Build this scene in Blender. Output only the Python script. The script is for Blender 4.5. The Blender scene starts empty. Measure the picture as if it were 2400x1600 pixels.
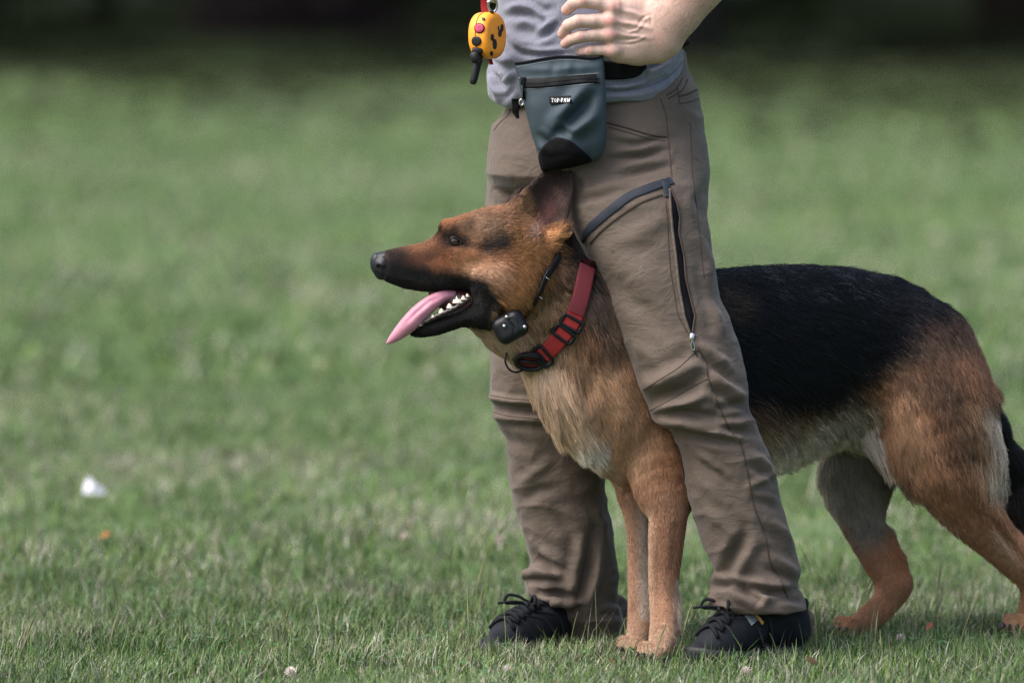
import bpy, math, random
import numpy as np
from mathutils import Vector
from mathutils.bvhtree import BVHTree

# ------------------------------------------------------------------ camera, sky, sun, exposure
scene = bpy.context.scene
COL = scene.collection
FPX = 20300.0                    # focal length in pixels of the 2400-wide photograph
CAM_H = 1.3
PITCH = math.atan(1160.0 / FPX)
CAM = np.array([0.0, -14.0, CAM_H])

cam_data = bpy.data.cameras.new("camera")
cam_data.sensor_width = 36.0
cam_data.lens = FPX / 2400.0 * 36.0
cam_data.clip_start = 0.5
cam_data.clip_end = 2000.0
cam_data.dof.use_dof = True
cam_data.dof.focus_distance = 13.84
cam_data.dof.aperture_fstop = 3.4
cam_data.dof.aperture_blades = 9
cam = bpy.data.objects.new("camera", cam_data)
COL.objects.link(cam)
cam.location = CAM
cam.rotation_euler = (math.pi / 2 - PITCH, 0, 0)
scene.camera = cam

SUN_EL, SUN_AZ = math.radians(55), math.radians(-117)     # azimuth from +Y towards +X
world = bpy.data.worlds.new("World")
scene.world = world
world.use_nodes = True
wn = world.node_tree
sky = wn.nodes.new("ShaderNodeTexSky")
sky.sky_type = 'NISHITA'
sky.sun_disc = False
sky.sun_elevation = SUN_EL
sky.sun_rotation = SUN_AZ
sky.dust_density = 5.0
sky.air_density = 1.0
sky.ozone_density = 1.0
bg = wn.nodes["Background"]
wn.links.new(sky.outputs[0], bg.inputs[0])
bg.inputs[1].default_value = 0.105

sun_data = bpy.data.lights.new("sun", 'SUN')
sun_data.energy = 1.3
sun_data.angle = math.radians(50)
sun_data.color = (0.975, 0.975, 0.97)
sun = bpy.data.objects.new("sun", sun_data)
COL.objects.link(sun)
sdir = Vector((math.cos(SUN_EL) * math.sin(SUN_AZ), math.cos(SUN_EL) * math.cos(SUN_AZ), math.sin(SUN_EL)))
sun.rotation_euler = sdir.to_track_quat('Z', 'Y').to_euler()
sun.location = (-8, -2, 12)

scene.view_settings.view_transform = 'Standard'
scene.view_settings.look = 'None'
scene.view_settings.exposure = 1.62
scene.view_settings.gamma = 1.0
scene.view_settings.use_curve_mapping = False
scene.render.engine = 'CYCLES'
scene.cycles.use_denoising = True
scene.cycles.denoiser = 'OPENIMAGEDENOISE'
scene.cycles.denoising_prefilter = 'NONE'
scene.cycles.denoising_input_passes = 'RGB_ALBEDO_NORMAL'
scene.cycles.max_bounces = 6
scene.cycles.transparent_max_bounces = 4
scene.render.film_transparent = False
scene.cycles_curves.shape = 'RIBBONS'
scene.cycles_curves.subdivisions = 2

rng = np.random.default_rng(7)
random.seed(7)

# ------------------------------------------------------------------ picture <-> world
CP, SP = math.cos(PITCH), math.sin(PITCH)


def P(px, py, Y):
    """World point seen at photo pixel (px, py), at world depth Y (metres, away from the camera)."""
    px, py, Y = np.broadcast_arrays(np.asarray(px, float), np.asarray(py, float), np.asarray(Y, float))
    dx = (px - 1200.0) / FPX
    dv = (800.0 - py) / FPX
    dy = CP + SP * dv
    dz = -SP + CP * dv
    t = (Y - CAM[1]) / dy
    return np.stack([dx * t, Y, CAM[2] + dz * t], -1)


def PV(px, py, Y):
    return Vector(P(px, py, Y))


def proj(v):
    v = np.asarray(v, float)
    r = v - CAM
    f = r[..., 1] * CP - r[..., 2] * SP
    u = r[..., 1] * SP + r[..., 2] * CP
    return 1200 + FPX * r[..., 0] / f, 800 - FPX * u / f


PXM = 1.0 / 1450.0     # metres per photo pixel at the subject


def ground_Y(py):
    return FPX * CAM_H / (py + 360.0) - 14.0


# ------------------------------------------------------------------ noise
def _hash(ix, iy, iz, seed):
    h = (ix.astype(np.int64) * 374761393 + iy.astype(np.int64) * 668265263 + iz.astype(np.int64) * 2147483647 + seed * 974711) & 0xFFFFFFFF
    h = ((h ^ (h >> 13)) * 1274126177) & 0xFFFFFFFF
    h = ((h ^ (h >> 16)) * 2246822519) & 0xFFFFFFFF
    return ((h ^ (h >> 15)) & 0xFFFF).astype(np.float32) / 32767.5 - 1.0


def noise3(p, scale=1.0, seed=0):
    p = np.asarray(p, np.float64) * scale
    i = np.floor(p).astype(np.int64)
    f = (p - i).astype(np.float32)
    f = f * f * (3 - 2 * f)
    out = 0
    for dx in (0, 1):
        wx = f[..., 0] if dx else 1 - f[..., 0]
        for dy in (0, 1):
            wy = f[..., 1] if dy else 1 - f[..., 1]
            for dz in (0, 1):
                wz = f[..., 2] if dz else 1 - f[..., 2]
                out = out + wx * wy * wz * _hash(i[..., 0] + dx, i[..., 1] + dy, i[..., 2] + dz, seed)
    return out


def fbm(p, scale, seed=0, octs=3, gain=0.5):
    s, a, t = 0, 1.0, 0
    for o in range(octs):
        s = s + a * noise3(p, scale * 2 ** o, seed + o * 17)
        t += a
        a *= gain
    return s / t


# ------------------------------------------------------------------ implicit modelling
class Field:
    def __init__(self, lo, hi, h):
        self.lo = np.array(lo, float)
        self.h = h
        self.n = np.ceil((np.array(hi, float) - self.lo) / h).astype(int) + 1
        self.d = np.full(self.n, 1e3, np.float32)
        self.tag = np.zeros(self.n, np.uint8)
        self.ax = [self.lo[i] + h * np.arange(self.n[i]) for i in range(3)]

    def box(self, lo, hi, m):
        s = []
        for i in range(3):
            a = int(np.clip(np.floor((lo[i] - m - self.lo[i]) / self.h), 0, self.n[i]))
            b = int(np.clip(np.ceil((hi[i] + m - self.lo[i]) / self.h) + 1, 0, self.n[i]))
            s.append(slice(a, b))
        return tuple(s)

    def grid(self, s):
        X = self.ax[0][s[0]].astype(np.float32)[:, None, None]
        Y = self.ax[1][s[1]].astype(np.float32)[None, :, None]
        Z = self.ax[2][s[2]].astype(np.float32)[None, None, :]
        return X, Y, Z

    def add(self, fn, lo, hi, k=0.01, tag=0):
        s = self.box(lo, hi, k + 3 * self.h)
        if any(q.stop - q.start < 2 for q in s):
            return
        v = fn(*self.grid(s)).astype(np.float32)
        a = self.d[s]
        t = self.tag[s]
        t[np.broadcast_to(v, a.shape) < a] = tag
        hh = np.maximum(k - np.abs(a - v), 0) / k
        self.d[s] = np.minimum(a, v) - hh * hh * k * 0.25

    def cut(self, fn, lo, hi, k=0.006):
        s = self.box(lo, hi, k + 3 * self.h)
        if any(q.stop - q.start < 2 for q in s):
            return
        v = -fn(*self.grid(s)).astype(np.float32)
        a = self.d[s]
        hh = np.maximum(k - np.abs(a - v), 0) / k
        self.d[s] = np.maximum(a, v) + hh * hh * k * 0.25

    def limb(self, pts, k=0.01, tag=0, n=None, q=1.0, cut=False, sm=0):
        """pts: (px, py, Y, r_px) ; n,q: squash axis and ratio"""
        if sm:
            pts = [tuple(x) for x in catmull(pts, sm)]
            return self.chain(pts, k, tag, n, q)
        for a, b in zip(pts[:-1], pts[1:]):
            A, B = P(*a[:3]), P(*b[:3])
            ra, rb = a[3] * PXM, b[3] * PXM
            self.cone(A, B, ra, rb, k, tag, n, q, cut)

    def chain(self, pts, k, tag, n, q):
        """one smooth limb through many points, joined to the rest with a single blend"""
        nn = np.asarray(n, float) / np.linalg.norm(n)
        p = np.array([P(*a[:3]) for a in pts])
        r = np.array([a[3] for a in pts]) * PXM

        def fn(X, Y, Z):
            c = (X * nn[0] + Y * nn[1] + Z * nn[2]) * (1 / q - 1)
            x, y, z = X + c * nn[0], Y + c * nn[1], Z + c * nn[2]
            pp = p + (p @ nn)[:, None] * (1 / q - 1) * nn
            out = None
            for i in range(len(pp) - 1):
                A, ab = pp[i], pp[i + 1] - pp[i]
                t = np.clip(((x - A[0]) * ab[0] + (y - A[1]) * ab[1] + (z - A[2]) * ab[2]) / max(ab @ ab, 1e-12), 0, 1)
                d = np.sqrt((x - A[0] - t * ab[0]) ** 2 + (y - A[1] - t * ab[1]) ** 2 + (z - A[2] - t * ab[2]) ** 2) - (r[i] + (r[i + 1] - r[i]) * t)
                out = d if out is None else np.minimum(out, d)
            return out * min(1.0, q)
        m = r.max() * max(1, q)
        self.add(fn, p.min(0) - m, p.max(0) + m, k, tag)

    def cone(self, A, B, ra, rb, k=0.01, tag=0, n=None, q=1.0, cut=False):
        A, B = np.asarray(A, float), np.asarray(B, float)
        rm = max(ra, rb) * max(1, q)
        lo, hi = np.minimum(A, B) - rm, np.maximum(A, B) + rm
        nn = None if n is None else np.asarray(n, float) / np.linalg.norm(n)

        def fn(X, Y, Z):
            x, y, z = X - A[0], Y - A[1], Z - A[2]
            ab = B - A
            if nn is not None:
                c = (x * nn[0] + y * nn[1] + z * nn[2]) * (1 / q - 1)
                x, y, z = x + c * nn[0], y + c * nn[1], z + c * nn[2]
                ab = ab + nn * (ab @ nn) * (1 / q - 1)
            L = max(ab @ ab, 1e-12)
            t = np.clip((x * ab[0] + y * ab[1] + z * ab[2]) / L, 0, 1)
            d = np.sqrt((x - t * ab[0]) ** 2 + (y - t * ab[1]) ** 2 + (z - t * ab[2]) ** 2) - (ra + (rb - ra) * t)
            return d * min(1.0, q)
        (self.cut if cut else self.add)(fn, lo, hi, *((k,) if cut else (k, tag)))

    def ball(self, px, py, Y, r, k=0.01, tag=0, n=None, q=1.0, cut=False):
        c = P(px, py, Y)
        self.cone(c, c + 1e-6, r * PXM, r * PXM, k, tag, n, q, cut)

    def ell(self, C, axes, radii, k=0.01, tag=0, cut=False):
        C = np.asarray(C, float)
        M = np.array([np.asarray(a, float) / np.linalg.norm(a) for a in axes])
        r = np.array(radii)
        m = r.max()

        def fn(X, Y, Z):
            x, y, z = X - C[0], Y - C[1], Z - C[2]
            e = [(M[i, 0] * x + M[i, 1] * y + M[i, 2] * z) / r[i] for i in range(3)]
            return (np.sqrt(e[0] ** 2 + e[1] ** 2 + e[2] ** 2) - 1) * r.min()
        (self.cut if cut else self.add)(fn, C - m, C + m, *((k,) if cut else (k, tag)))

    def slices_z(self, rows, k=0.01, tag=0, power=2.0, extra=None, cut=False):
        """rows: (py, left_px, right_px, Yc, half_depth_m), top to bottom"""
        rows = np.array(rows, float)
        L = P(rows[:, 1], rows[:, 0], rows[:, 3])
        Rr = P(rows[:, 2], rows[:, 0], rows[:, 3])
        z = L[:, 2]
        o = np.argsort(z)
        z, xl, xr, yc, hd = z[o], L[o, 0], Rr[o, 0], rows[o, 3], rows[o, 4]
        lo = [xl.min(), (yc - hd).min(), z.min()]
        hi = [xr.max(), (yc + hd).max(), z.max()]

        def fn(X, Y, Z):
            zz = Z[0, 0]
            a = np.interp(zz, z, (xr - xl) / 2)[None, None, :].astype(np.float32)
            c = np.interp(zz, z, (xr + xl) / 2)[None, None, :].astype(np.float32)
            b = np.interp(zz, z, hd)[None, None, :].astype(np.float32)
            y0 = np.interp(zz, z, yc)[None, None, :].astype(np.float32)
            d = ((np.abs((X - c) / a) ** power + np.abs((Y - y0) / b) ** power) ** (1 / power) - 1) * np.minimum(a, b)
            d = np.maximum(d, np.maximum(z[0] - Z, Z - z[-1]))
            if extra is not None:
                d = np.maximum(d, extra(X, Y, Z))
            return d
        (self.cut if cut else self.add)(fn, lo, hi, *((k,) if cut else (k, tag)))

    def slices_x(self, rows, k=0.01, tag=0, power=2.0):
        """rows: (px, top_py, bottom_py, Yc, half_depth_m), left to right"""
        rows = np.array(rows, float)
        T = P(rows[:, 0], rows[:, 1], rows[:, 3])
        Bm = P(rows[:, 0], rows[:, 2], rows[:, 3])
        x = T[:, 0]
        zt, zb, yc, hd = T[:, 2], Bm[:, 2], rows[:, 3], rows[:, 4]
        lo = [x.min(), (yc - hd).min(), zb.min()]
        hi = [x.max(), (yc + hd).max(), zt.max()]

        def fn(X, Y, Z):
            xx = X[:, 0, 0]
            a = np.interp(xx, x, (zt - zb) / 2)[:, None, None].astype(np.float32)
            c = np.interp(xx, x, (zt + zb) / 2)[:, None, None].astype(np.float32)
            b = np.interp(xx, x, hd)[:, None, None].astype(np.float32)
            y0 = np.interp(xx, x, yc)[:, None, None].astype(np.float32)
            d = ((np.abs((Z - c) / a) ** power + np.abs((Y - y0) / b) ** power) ** (1 / power) - 1) * np.minimum(a, b)
            return np.maximum(d, np.maximum(x[0] - X, X - x[-1]))
        self.add(fn, lo, hi, k, tag)

    def sample(self, pts):
        g = (np.asarray(pts) - self.lo) / self.h
        inside = np.all((g >= 0) & (g < self.n - 1.001), -1)
        g = np.clip(g, 0, self.n - 1.001)
        i = g.astype(int)
        f = g - i
        out = 0
        for dx in (0, 1):
            for dy in (0, 1):
                for dz in (0, 1):
                    w = (f[..., 0] if dx else 1 - f[..., 0]) * (f[..., 1] if dy else 1 - f[..., 1]) * (f[..., 2] if dz else 1 - f[..., 2])
                    out = out + w * np.minimum(self.d[i[..., 0] + dx, i[..., 1] + dy, i[..., 2] + dz], 0.2)
        return np.where(inside, out, 0.2)

    def tags_at(self, pts):
        g = np.clip(np.rint((np.asarray(pts) - self.lo) / self.h).astype(int), 0, self.n - 1)
        return self.tag[g[:, 0], g[:, 1], g[:, 2]]

    def mesh(self, smooth=2):
        d, h = self.d, self.h
        neg = (d < 0)
        c = np.zeros(np.array(d.shape) - 1, np.uint8)
        sl = [(slice(0, -1), slice(1, None))[b] for b in (0, 1)]
        for a in (0, 1):
            for b in (0, 1):
                for e in (0, 1):
                    c += neg[sl[a], sl[b], sl[e]]
        act = np.argwhere((c > 0) & (c < 8))
        idx = np.full(c.shape, -1, np.int32)
        idx[act[:, 0], act[:, 1], act[:, 2]] = np.arange(len(act))
        acc = np.zeros((len(act), 3), np.float32)
        cnt = np.zeros(len(act), np.float32)
        corners = [(a, b, e) for a in (0, 1) for b in (0, 1) for e in (0, 1)]
        val = {q: d[act[:, 0] + q[0], act[:, 1] + q[1], act[:, 2] + q[2]] for q in corners}
        for q in corners:
            for axis in range(3):
                if q[axis]:
                    continue
                r = list(q)
                r[axis] = 1
                v0, v1 = val[q], val[tuple(r)]
                m = (v0 < 0) != (v1 < 0)
                t = np.clip(v0 / np.where(m, v0 - v1, 1), 0, 1)
                p = np.zeros((len(act), 3), np.float32)
                p[:] = q
                p[:, axis] = t
                acc[m] += p[m]
                cnt[m] += 1
        V = (act + acc / cnt[:, None]) * h + self.lo
        quads = []
        for axis in range(3):
            s0 = [slice(None)] * 3
            s1 = [slice(None)] * 3
            s0[axis] = slice(0, -1)
            s1[axis] = slice(1, None)
            n0, n1 = neg[tuple(s0)], neg[tuple(s1)]
            e = np.argwhere(n0 != n1)
            o = [i for i in range(3) if i != axis]
            ok = (e[:, o[0]] > 0) & (e[:, o[1]] > 0) & (e[:, o[0]] < c.shape[o[0]]) & (e[:, o[1]] < c.shape[o[1]])
            e = e[ok]
            flip = n0[e[:, 0], e[:, 1], e[:, 2]]
            q = []
            for (da, db) in ((-1, -1), (0, -1), (0, 0), (-1, 0)):
                g = e.copy()
                g[:, o[0]] += da
                g[:, o[1]] += db
                q.append(idx[g[:, 0], g[:, 1], g[:, 2]])
            q = np.stack(q, 1)
            if axis == 1:
                flip = ~flip
            q[~flip] = q[~flip][:, ::-1]
            quads.append(q)
        F = np.concatenate(quads)
        F = F[(F >= 0).all(1)]
        V = smooth_verts(V, F, smooth)
        if np.einsum('ij,ij->', V[F[:, 0]], np.cross(V[F[:, 1]], V[F[:, 2]])) < 0:
            F = F[:, ::-1].copy()
        return V, F


def edges_of(F):
    e = np.concatenate([F[:, [i, (i + 1) % F.shape[1]]] for i in range(F.shape[1])])
    return np.concatenate([e, e[:, ::-1]])


def smooth_verts(V, F, it, w=0.5):
    if not it:
        return V
    e = edges_of(F)
    n = np.bincount(e[:, 0], minlength=len(V)).clip(1)
    V = V.copy()
    for _ in range(it):
        for s in (w, -w * 1.02):
            a = np.stack([np.bincount(e[:, 0], V[e[:, 1], i], len(V)) for i in range(3)], 1) / n[:, None]
            V += s * (a - V)
    return V


def vnormals(V, F):
    if F.shape[1] == 4:
        n = np.cross(V[F[:, 2]] - V[F[:, 0]], V[F[:, 3]] - V[F[:, 1]])
    else:
        n = np.cross(V[F[:, 1]] - V[F[:, 0]], V[F[:, 2]] - V[F[:, 0]])
    N = np.zeros_like(V)
    for i in range(F.shape[1]):
        for j in range(3):
            N[:, j] += np.bincount(F[:, i], n[:, j], len(V))
    return N / np.linalg.norm(N, axis=1, keepdims=True).clip(1e-12)


# ------------------------------------------------------------------ objects
def mesh_data(name, V, F, mat=None, smooth=True, colors=None):
    """F: (n,k) int array, or list of arrays of different k"""
    V = np.asarray(V, np.float32)
    Fs = F if isinstance(F, list) else [F]
    Fs = [np.asarray(f, np.int32) for f in Fs if len(f)]
    me = bpy.data.meshes.new(name)
    me.vertices.add(len(V))
    me.vertices.foreach_set("co", V.ravel())
    nl = sum(f.size for f in Fs)
    npoly = sum(len(f) for f in Fs)
    me.loops.add(nl)
    me.loops.foreach_set("vertex_index", np.concatenate([f.ravel() for f in Fs]))
    me.polygons.add(npoly)
    tot = np.concatenate([np.full(len(f), f.shape[1], np.int32) for f in Fs])
    st = np.concatenate([[0], np.cumsum(tot)[:-1]]).astype(np.int32)
    me.polygons.foreach_set("loop_start", st)
    me.polygons.foreach_set("loop_total", tot)
    me.polygons.foreach_set("use_smooth", np.full(npoly, bool(smooth)))
    me.update(calc_edges=True)
    if colors is not None:
        at = me.attributes.new("tint", 'FLOAT_COLOR', 'POINT')
        cc = np.ones((len(V), 4), np.float32)
        cc[:, :3] = colors
        at.data.foreach_set("color", cc.ravel())
    if mat is not None:
        me.materials.append(mat)
    me.validate()
    return me


def link(name, me, parent=None, label=None, cat=None, group=None, kind=None):
    o = bpy.data.objects.new(name, me)
    COL.objects.link(o)
    if parent is not None:
        o.parent = parent
        pw = Vector()
        q = parent
        while q is not None:
            pw += q.location
            q = q.parent
        o.location = -pw              # data is written in world coordinates
    if label:
        o["label"] = label
    if cat:
        o["category"] = cat
    if group:
        o["group"] = group
    if kind:
        o["kind"] = kind
    return o


def empty(name, loc, label, cat, group=None):
    o = bpy.data.objects.new(name, None)
    COL.objects.link(o)
    o.location = loc
    o.empty_display_size = 0.1
    o["label"] = label
    o["category"] = cat
    if group:
        o["group"] = group
    return o


def obj(name, V, F, mat, parent=None, smooth=True, colors=None, **kw):
    return link(name, mesh_data(name, V, F, mat, smooth, colors), parent, **kw)


def tube(pts, r, seg=8, caps=True, closed=False):
    pts = np.asarray(pts, float)
    n = len(pts)
    r = np.broadcast_to(np.asarray(r, float), (n,))
    T = np.roll(pts, -1, 0) - np.roll(pts, 1, 0) if closed else np.gradient(pts, axis=0)
    T /= np.linalg.norm(T, axis=1, keepdims=True).clip(1e-9)
    up = np.array([0.0, 0, 1]) if abs(T[0, 2]) < 0.9 else np.array([1.0, 0, 0])
    N = np.cross(T[0], up)
    N /= np.linalg.norm(N)
    V = []
    for i in range(n):
        N = N - T[i] * (N @ T[i])
        N /= max(np.linalg.norm(N), 1e-9)
        B = np.cross(T[i], N)
        a = np.linspace(0, 2 * np.pi, seg, endpoint=False)
        V.append(pts[i] + r[i] * (np.cos(a)[:, None] * N + np.sin(a)[:, None] * B))
    V = np.concatenate(V)
    F = []
    m = n if closed else n - 1
    for i in range(m):
        j = (i + 1) % n
        for k in range(seg):
            F.append((i * seg + k, i * seg + (k + 1) % seg, j * seg + (k + 1) % seg, j * seg + k))
    Fs = [np.array(F)]
    if caps and not closed:
        c0, c1 = len(V), len(V) + 1
        V = np.concatenate([V, pts[:1], pts[-1:]])
        Tt = [(c0, (k + 1) % seg, k) for k in range(seg)] + [(c1, (n - 1) * seg + k, (n - 1) * seg + (k + 1) % seg) for k in range(seg)]
        Fs.append(np.array(Tt))
    return V, Fs


def merge(parts):
    Vs, by = [], {}
    o = 0
    for V, Fs in parts:
        for f in (Fs if isinstance(Fs, list) else [Fs]):
            f = np.asarray(f)
            if len(f):
                by.setdefault(f.shape[1], []).append(f + o)
        Vs.append(V)
        o += len(V)
    return np.concatenate(Vs), [np.concatenate(x) for x in by.values()]


def catmull(pts, n=8):
    p = np.asarray(pts, float)
    if len(p) < 3:
        t = np.linspace(0, 1, n * (len(p) - 1) + 1)[:, None]
        return p[0] * (1 - t) + p[-1] * t
    q = np.concatenate([[2 * p[0] - p[1]], p, [2 * p[-1] - p[-2]]])
    out = []
    for i in range(len(p) - 1):
        a, b, c, d = q[i:i + 4]
        for t in np.linspace(0, 1, n, endpoint=False):
            out.append(0.5 * (2 * b + (c - a) * t + (2 * a - 5 * b + 4 * c - d) * t * t + (3 * b - a - 3 * c + d) * t ** 3))
    out.append(p[-1])
    return np.array(out)


class Skin:
    """ray-castable copy of a surface, to lay trim, seams and straps on it"""
    def __init__(self, V, F):
        self.t = BVHTree.FromPolygons([tuple(v) for v in V], [tuple(f) for f in F])

    def hit(self, px, py, ymin=-3.0):
        d = P(px, py, 0.0) - CAM
        d /= np.linalg.norm(d)
        co, no, i, dist = self.t.ray_cast(Vector(CAM + d * 10), Vector(d), 20)
        if co is None:
            return None, None
        n = np.array(no)
        if n @ d > 0:
            n = -n
        return np.array(co), n

    def lay(self, pts, n=6, curve=True):
        q = catmull(pts, n) if curve else np.asarray(pts, float)
        A, B = [], []
        for x, y in q[:, :2]:
            c, m = self.hit(x, y)
            if c is not None:
                A.append(c)
                B.append(m)
        A, B = np.array(A), np.array(B)
        if len(B) > 3:
            for _ in range(3):
                B[1:-1] = (B[:-2] + 2 * B[1:-1] + B[2:]) / 4
            B /= np.linalg.norm(B, axis=1, keepdims=True)
        return A, B


def strip(A, N, w, th, lift=0.0):
    """band of width w (array ok) laid along points A with normals N; th thick"""
    A, N = np.asarray(A), np.asarray(N)
    n = len(A)
    w = np.broadcast_to(np.asarray(w, float), (n,))
    T = np.gradient(A, axis=0)
    T /= np.linalg.norm(T, axis=1, keepdims=True).clip(1e-9)
    S = np.cross(T, N)
    S /= np.linalg.norm(S, axis=1, keepdims=True).clip(1e-9)
    base = A + N * lift
    V = np.stack([base - S * w[:, None] / 2 - N * 0.002, base - S * w[:, None] / 2 + N * th * .7, base - S * w[:, None] * .38 + N * th,
                  base + S * w[:, None] * .38 + N * th, base + S * w[:, None] / 2 + N * th * .7, base + S * w[:, None] / 2 - N * 0.002], 1)
    m = 6
    F = []
    for i in range(n - 1):
        for k in range(m):
            F.append((i * m + k, i * m + (k + 1) % m, (i + 1) * m + (k + 1) % m, (i + 1) * m + k))
    return V.reshape(-1, 3), [np.array(F), np.array([[0, 1, 2, 3, 4, 5], [(n - 1) * m + i for i in (5, 4, 3, 2, 1, 0)]])]


def seg_dist(px, py, line):
    """distance in px from points to a polyline, and 0..1 position along it"""
    L = np.asarray(line, float)
    best = np.full(px.shape, 1e9)
    par = np.zeros(px.shape)
    side = np.zeros(px.shape)
    ln = np.concatenate([[0], np.cumsum(np.linalg.norm(np.diff(L, axis=0), axis=1))])
    for i in range(len(L) - 1):
        a, b = L[i], L[i + 1]
        ab = b - a
        l2 = max(ab @ ab, 1e-9)
        t = np.clip(((px - a[0]) * ab[0] + (py - a[1]) * ab[1]) / l2, 0, 1)
        dx, dy = px - a[0] - t * ab[0], py - a[1] - t * ab[1]
        d = np.hypot(dx, dy)
        m = d < best
        best[m] = d[m]
        par[m] = ((ln[i] + t * (ln[i + 1] - ln[i])) / max(ln[-1], 1e-9))[m]
        side[m] = np.sign(ab[0] * dy - ab[1] * dx)[m]
    return best, par, side


def sculpt(V, N, strokes, mask=None):
    """strokes: (polyline px, width px, amp mm, [taper]) -> moves vertices along their normals"""
    px, py = proj(V)
    face = np.clip(-N[:, 1] * 2.0 + 0.25, 0, 1)
    if mask is not None:
        face = face * mask
    d = np.zeros(len(V))
    for s in strokes:
        line, w, amp = s[:3]
        tp = s[3] if len(s) > 3 else 1
        L = np.asarray(line, float)
        pad = w * 3
        m = (px > L[:, 0].min() - pad) & (px < L[:, 0].max() + pad) & (py > L[:, 1].min() - pad) & (py < L[:, 1].max() + pad) & (face > 0)
        if not m.any():
            continue
        q, t, sd = seg_dist(px[m], py[m], L)
        e = np.sin(np.pi * np.clip(t, 0.04, 0.96)) ** 0.6 if tp else 1.0
        prof = np.exp(-(q / w) ** 2) - 0.35 * np.exp(-((q - 1.9 * w) / w) ** 2)
        d[m] += amp * 0.001 * prof * e
    return V + N * (d * face)[:, None]


def paint(px, py, base, strokes, tags=None):
    """layered pattern of coat / skin colours. strokes: (polyline, radius px, colour, softness, opacity[, tagset])"""
    c = np.array(base, float) if np.ndim(base) == 2 else np.tile(np.array(base, float), (len(px), 1))
    for s in strokes:
        line, r, col, soft, op = s[:5]
        L = np.asarray(line, float)
        pad = r * (1 + soft)
        m = (px > L[:, 0].min() - pad) & (px < L[:, 0].max() + pad) & (py > L[:, 1].min() - pad) & (py < L[:, 1].max() + pad)
        if len(s) > 5 and s[5] is not None and tags is not None:
            m &= np.isin(tags, s[5])
        if not m.any():
            continue
        q, t, sd = seg_dist(px[m], py[m], L if len(L) > 1 else np.vstack([L, L + .01]))
        a = np.clip((r * (1 + soft) - q) / (2 * r * soft + 1e-6), 0, 1)
        a = (a * a * (3 - 2 * a) * op)[:, None]
        c[m] = c[m] * (1 - a) + np.array(col) * a
    return c


# ------------------------------------------------------------------ materials
def lin(r, g, b):
    f = lambda c: ((c / 255 + 0.055) / 1.055) ** 2.4 if c / 255 > 0.04045 else c / 255 / 12.92
    return (f(r), f(g), f(b))


class Mat:
    def __init__(self, name, color=(.5, .5, .5), rough=0.6, spec=0.3, metal=0.0, sheen=0.0, attr=None, attr_mul=None):
        self.m = bpy.data.materials.new(name)
        self.m.use_nodes = True
        self.t = self.m.node_tree
        self.b = self.t.nodes["Principled BSDF"]
        self.b.inputs["Base Color"].default_value = (*color, 1)
        self.b.inputs["Roughness"].default_value = rough
        self.b.inputs["Specular IOR Level"].default_value = spec
        self.b.inputs["Metallic"].default_value = metal
        if sheen:
            self.b.inputs["Sheen Weight"].default_value = sheen
            self.b.inputs["Sheen Roughness"].default_value = 0.4
        self.col = None
        if attr:
            a = self.n("ShaderNodeAttribute")
            a.attribute_name = attr
            self.col = a.outputs["Color"]
            self.l(self.col, self.b.inputs["Base Color"])

    def n(self, t, **kw):
        x = self.t.nodes.new(t)
        for k, v in kw.items():
            setattr(x, k, v)
        return x

    def l(self, a, b):
        self.t.links.new(a, b)

    def coords(self, scale=(1, 1, 1)):
        tc = self.n("ShaderNodeTexCoord")
        mp = self.n("ShaderNodeMapping")
        mp.inputs["Scale"].default_value = scale
        self.l(tc.outputs["Object"], mp.inputs["Vector"])
        return mp.outputs["Vector"]

    def noise(self, scale, detail=3, rough=.5, sc=(1, 1, 1), dist=0.0):
        x = self.n("ShaderNodeTexNoise")
        x.inputs["Scale"].default_value = scale
        x.inputs["Detail"].default_value = detail
        x.inputs["Roughness"].default_value = rough
        x.inputs["Distortion"].default_value = dist
        self.l(self.coords(sc), x.inputs["Vector"])
        return x.outputs["Fac"]

    def vary(self, fac, lo, hi, c0=.3, c1=.7):
        """multiply the base colour by a grey ramp lo..hi driven by fac"""
        r = self.n("ShaderNodeMapRange")
        r.inputs["From Min"].default_value = c0
        r.inputs["From Max"].default_value = c1
        r.inputs["To Min"].default_value = lo
        r.inputs["To Max"].default_value = hi
        self.l(fac, r.inputs["Value"])
        mx = self.n("ShaderNodeMix", data_type='RGBA', blend_type='MULTIPLY')
        mx.inputs["Factor"].default_value = 1.0
        if self.col is None:
            mx.inputs["A"].default_value = self.b.inputs["Base Color"].default_value[:]
        else:
            self.l(self.col, mx.inputs["A"])
        cb = self.n("ShaderNodeCombineColor")
        for i in range(3):
            self.l(r.outputs[0], cb.inputs[i])
        self.l(cb.outputs[0], mx.inputs["B"])
        self.col = mx.outputs["Result"]
        self.l(self.col, self.b.inputs["Base Color"])
        return self

    def blend(self, fac, color, c0=.45, c1=.6):
        r = self.n("ShaderNodeMapRange")
        r.inputs["From Min"].default_value = c0
        r.inputs["From Max"].default_value = c1
        self.l(fac, r.inputs["Value"])
        mx = self.n("ShaderNodeMix", data_type='RGBA')
        self.l(r.outputs[0], mx.inputs["Factor"])
        if self.col is None:
            mx.inputs["A"].default_value = self.b.inputs["Base Color"].default_value[:]
        else:
            self.l(self.col, mx.inputs["A"])
        mx.inputs["B"].default_value = (*color, 1)
        self.col = mx.outputs["Result"]
        self.l(self.col, self.b.inputs["Base Color"])
        return self

    def bump(self, fac, dist, strength=1.0):
        bp = self.n("ShaderNodeBump")
        bp.inputs["Strength"].default_value = strength
        bp.inputs["Distance"].default_value = dist
        self.l(fac, bp.inputs["Height"])
        prev = self.b.inputs["Normal"].links
        if prev:
            self.l(prev[0].from_socket, bp.inputs["Normal"])
        self.l(bp.outputs[0], self.b.inputs["Normal"])
        return self


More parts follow.
